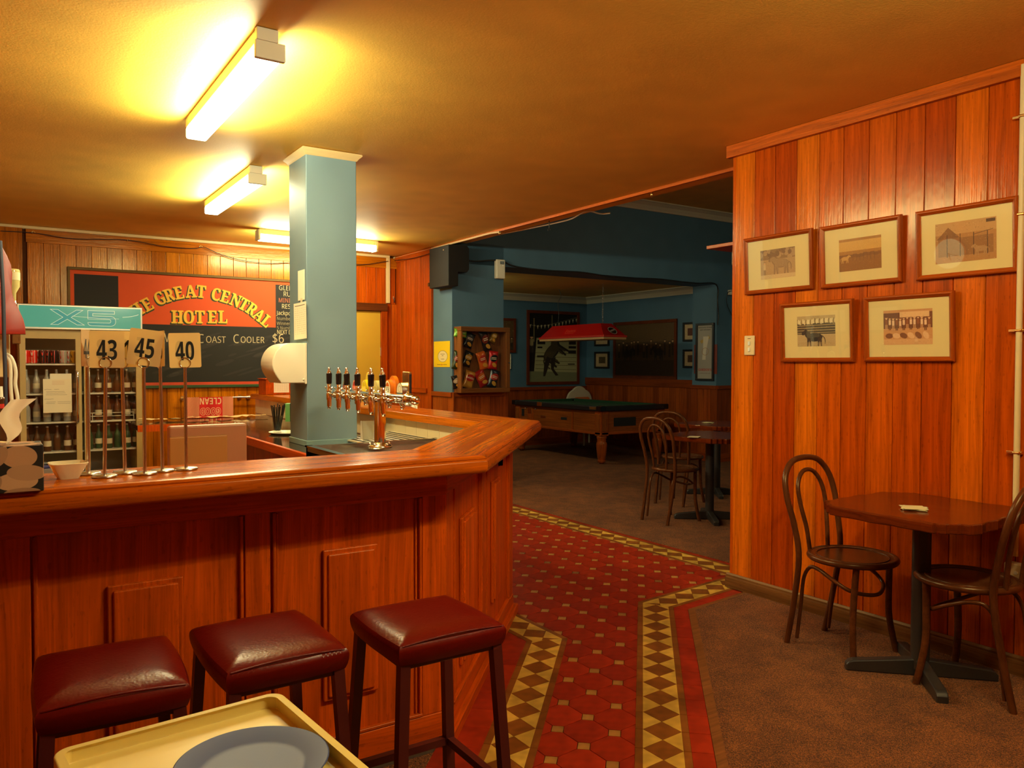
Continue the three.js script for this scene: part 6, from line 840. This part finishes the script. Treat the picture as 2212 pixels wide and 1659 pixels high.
// ------------------------------------------------------------------ cables
const cable = (label, pts, r, mat, n = 80) => single('cable', label, 'cable', tube(pts, r, n, 6), mat);
{
  const w = BZ + 0.062, zz = (px, py) => { const p = onZ(px, py, w); return [p.x, p.y, p.z]; };
  cable('thin black wire sagging along the top of the back wall', [[2, 499], [72, 503], [150, 515], [278, 519], [360, 533], [430, 536], [437, 533], [470, 547], [520, 562], [580, 569], [625, 568], [700, 572], [790, 571], [838, 564]].map(([x, y]) => zz(x, y)), 0.004, mBlack, 120);
  for (const [x, y] of [[72, 502], [278, 519], [434, 533]]) { const p = onZ(x, y, w); single('cup_hook', 'small cup hook holding the black wire on the back wall', 'hook', new THREE.TorusGeometry(0.012, 0.003, 6, 16, 4.5), mBrass, [p.x, p.y, w - 0.004], undefined, 'cup hooks on the back wall'); }
  const s = OX - 0.045, xx = (px, py, o = 0) => { const p = onX(px, py, s - o); return [p.x, p.y, p.z]; };
  cable('cream conduit pipe dropping down the red timber wall', [[849, 632], [848, 600], [849, 565], [852, 556]].map(([x, y]) => xx(x, y)), 0.012, mCream, 30);
  cable('bundled cream cables running up along the top of the timber wall', [[850, 560], [856, 552], [880, 546], [908, 541], [930, 535], [950, 531], [985, 522], [1020, 511], [1060, 500], [1080, 501]].map(([x, y]) => { const p = onX(x, y, OX - 0.02); return [Math.min(p.x, OX - 0.02), Math.min(p.y, CE - 0.02), p.z]; }), 0.011, lin(0.62, 0.40, 0.2, 0.6), 80);
  cable('loose black cable hanging below the cream conduit', [[849, 634], [852, 650], [846, 672], [844, 690], [846, 710], [847, 732], [843, 740], [848, 750]].map(([x, y]) => xx(x, y)), 0.006, mBlack, 60);
  cable('loose pale cable twisted beside the black one', [[850, 640], [848, 665], [849, 690], [846, 705], [845, 728], [847, 742], [848, 752]].map(([x, y]) => xx(x, y, 0.012)), 0.005, lin(0.5, 0.28, 0.16, 0.5), 60);
  cable('thin black wire across the timber wall to the loudspeaker', [[838, 564], [870, 561], [895, 557], [920, 550], [938, 545]].map(([x, y]) => xx(x, y)), 0.004, mBlack, 40);
  const z = -7.47, pz = (px, py, o = 0) => { const p = onZ(px, py, z + o); return [p.x, p.y, p.z]; };
  cable('black cable looping along the top of the pool room opening', [[1000, 560], [1025, 564], [1060, 562], [1072, 562]].map(([x, y]) => pz(x, y)), 0.008, mBlack, 30);
  cable('long black cable edging the pool room opening', [[1092, 567], [1107, 574], [1180, 584], [1254, 588], [1330, 599], [1424, 603], [1500, 612], [1546, 614], [1551, 625], [1550, 650], [1552, 680], [1550, 702]].map(([x, y]) => pz(x, y)), 0.009, mBlack, 120);
  for (const [x, y, k] of [[1080, 503, 0], [1408, 415, 1]]) { const p = onX(x, y, OX); single('cup_hook', 'brass cup hook screwed under the beam', 'hook', new THREE.TorusGeometry(0.018, 0.004, 6, 18, 4.7), mBrass, [OX + 0.0, CE - 0.04, p.z], [0, 0.6, 0], 'cup hooks under the beam'); }
  { const p = onY(1215, 480, CE); single('ceiling_hook', 'dark hook hanging under the beam soffit', 'hook', merge([rod([0, 0, 0], [0, -0.07, 0], 0.004), new THREE.TorusGeometry(0.014, 0.004, 6, 14, 4).translate(0, -0.084, 0)]), mIron, [OX + 0.12, CE - 0.001, p.z]); }
  const sf = CE - 0.012; cable('white cable clipped under the beam and bending off to the pool room', [[1085, 505], [1150, 492], [1230, 474], [1270, 456], [1300, 462], [1318, 460]].map(([x, y]) => { const p = onY(x, y, sf); return [Math.min(p.x, OX + 0.5), sf, p.z]; }), 0.007, mWhite, 50);
}
// ------------------------------------------------------------------ left edge: red hanging panel, cable, power board, bottles
{
  const z = -5.2, P = (px, py) => { const p = onZ(px, py, z); return new THREE.Vector2(p.x, p.y); };
  const sh = new THREE.Shape([[-60, 500], [-10, 512], [3, 533], [14, 553], [22, 572], [25, 590], [24, 615], [25, 634], [30, 650], [40, 670], [49, 690], [53, 706], [54, 721], [-60, 721]].map(([x, y]) => P(x, y)));
  const g = new THREE.ExtrudeGeometry(sh, { depth: 0.05, bevelEnabled: true, bevelSize: 0.003, bevelThickness: 0.003, bevelSegments: 2 }); const t = thing('red_guitar_body', 'glossy red curved panel like a guitar body hanging beside the fridge', 'guitar', [0, 0, z - 0.05]); part('body', toCreasedNormals(g, 0.5), lin(0.30, 0.014, 0.003, 0.3), t); const e = P(40, 729); part('bracket', bb(e.x - 0.03, e.x + 0.01, e.y - 0.035, e.y + 0.02, 0.0, 0.05, 0.003), mBase, t);
  part('hanger', rod([P(-30, 510).x, P(-30, 505).y, 0.02], [P(-30, 510).x, CE, 0.02], 0.006), mBlack, t);
  const zc = -5.0, Q = (px, py) => { const p = onZ(px, py, zc); return [p.x, p.y, p.z]; };
  cable('dark blue flex hanging in front of the red panel', [[0, 520], [3, 570], [6, 620], [8, 680], [9, 740], [11, 800], [12, 860], [13, 920], [14, 960]].map(([x, y]) => Q(x, y)), 0.011, lin(0.03, 0.035, 0.06, 0.5), 60);
  const b = thing('power_box', 'cream power box with white flexes below the red panel', 'power box', [onZ(-12, 768, -5.35).x, onZ(0, 768, -5.35).y, -5.35]); part('case', rbox(0.15, 0.25, 0.06, 0.008), mCream, b); part('strap', wuv(bb(-0.12, -0.05, -1.4, CE - 1.44, -0.06, -0.03), 'y'), mDarkWood, b);
  const zq = -5.3, C2 = (px, py) => { const p = onZ(px, py, zq); return [p.x, p.y, p.z]; };
  cable('white flex curling down from the power box, nearer the fridge', [[13, 765], [22, 770], [30, 785], [34, 805], [33, 830], [38, 860], [38, 900]].map(([x, y]) => C2(x, y)), 0.011, mWhitePlastic, 50);
  cable('white flex hanging straight down from the power box', [[13, 768], [20, 778], [23, 800], [23, 830], [25, 860], [30, 895], [34, 920]].map(([x, y]) => C2(x, y)), 0.011, mWhitePlastic, 50);
  // spirit bottle and the shelf it stands on
  const s = thing('bottle_shelf', 'dark timber shelf unit on the left behind the tissue box', 'shelf', [-0.18, 0, -4.3]); part('top', wuv(bb(-0.3, 0.26, 0.90, 0.93, -0.3, 0.3), 'x'), mDarkWood, s); part('side', wuv(bb(0.22, 0.25, 0, 0.9, -0.28, 0.28)), mDarkWood, s); part('side', wuv(bb(-0.29, -0.26, 0, 0.9, -0.28, 0.28)), mDarkWood, s);
  const wb = thing('spirit_bottle', 'dark brown spirit bottle with a red band at the left edge', 'bottle', [0.012, 0.93, -4.2]); part('glass_body', lathe([[0.0001, 0], [0.04, 0], [0.043, 0.008], [0.043, 0.13], [0.036, 0.16], [0.017, 0.19], [0.016, 0.26], [0.019, 0.262], [0.019, 0.275], [0.0001, 0.275]], 24), lin(0.06, 0.022, 0.01, 0.06), wb); part('red_band', cyl(0.0172, 0.0172, 0.02, 20), lin(0.5, 0.02, 0.01, 0.4), wb, [0, 0.235, 0]); part('white_cap', cyl(0.012, 0.014, 0.05, 16), mWhite, wb, [0, 0.298, 0]);
  const gb = thing('spirit_bottle', 'clear spirit bottle with a gold label upside down behind the red panel', 'bottle', [onZ(29, 640, -5.9).x, onZ(29, 650, -5.9).y, -5.9]); part('glass_body', lathe([[0.0001, 0], [0.014, 0], [0.015, 0.05], [0.036, 0.09], [0.038, 0.19], [0.034, 0.2], [0.0001, 0.2]], 20), lin(0.6, 0.5, 0.2, 0.06), gb); part('label_band', cyl(0.0385, 0.0385, 0.05, 20, true), lin(0.7, 0.62, 0.36, 0.5), gb, [0, 0.155, 0]); part('optic', lathe([[0.0001, -0.07], [0.008, -0.07], [0.018, -0.04], [0.016, 0.0], [0.0001, 0.0]], 16), mChrome, gb); part('holder', wuv(bb(-0.09, -0.05, -1.6, 0.25, -0.03, 0.03), 'y'), mDarkWood, gb);
}
shade(scene);
renderer.render(scene, camera);
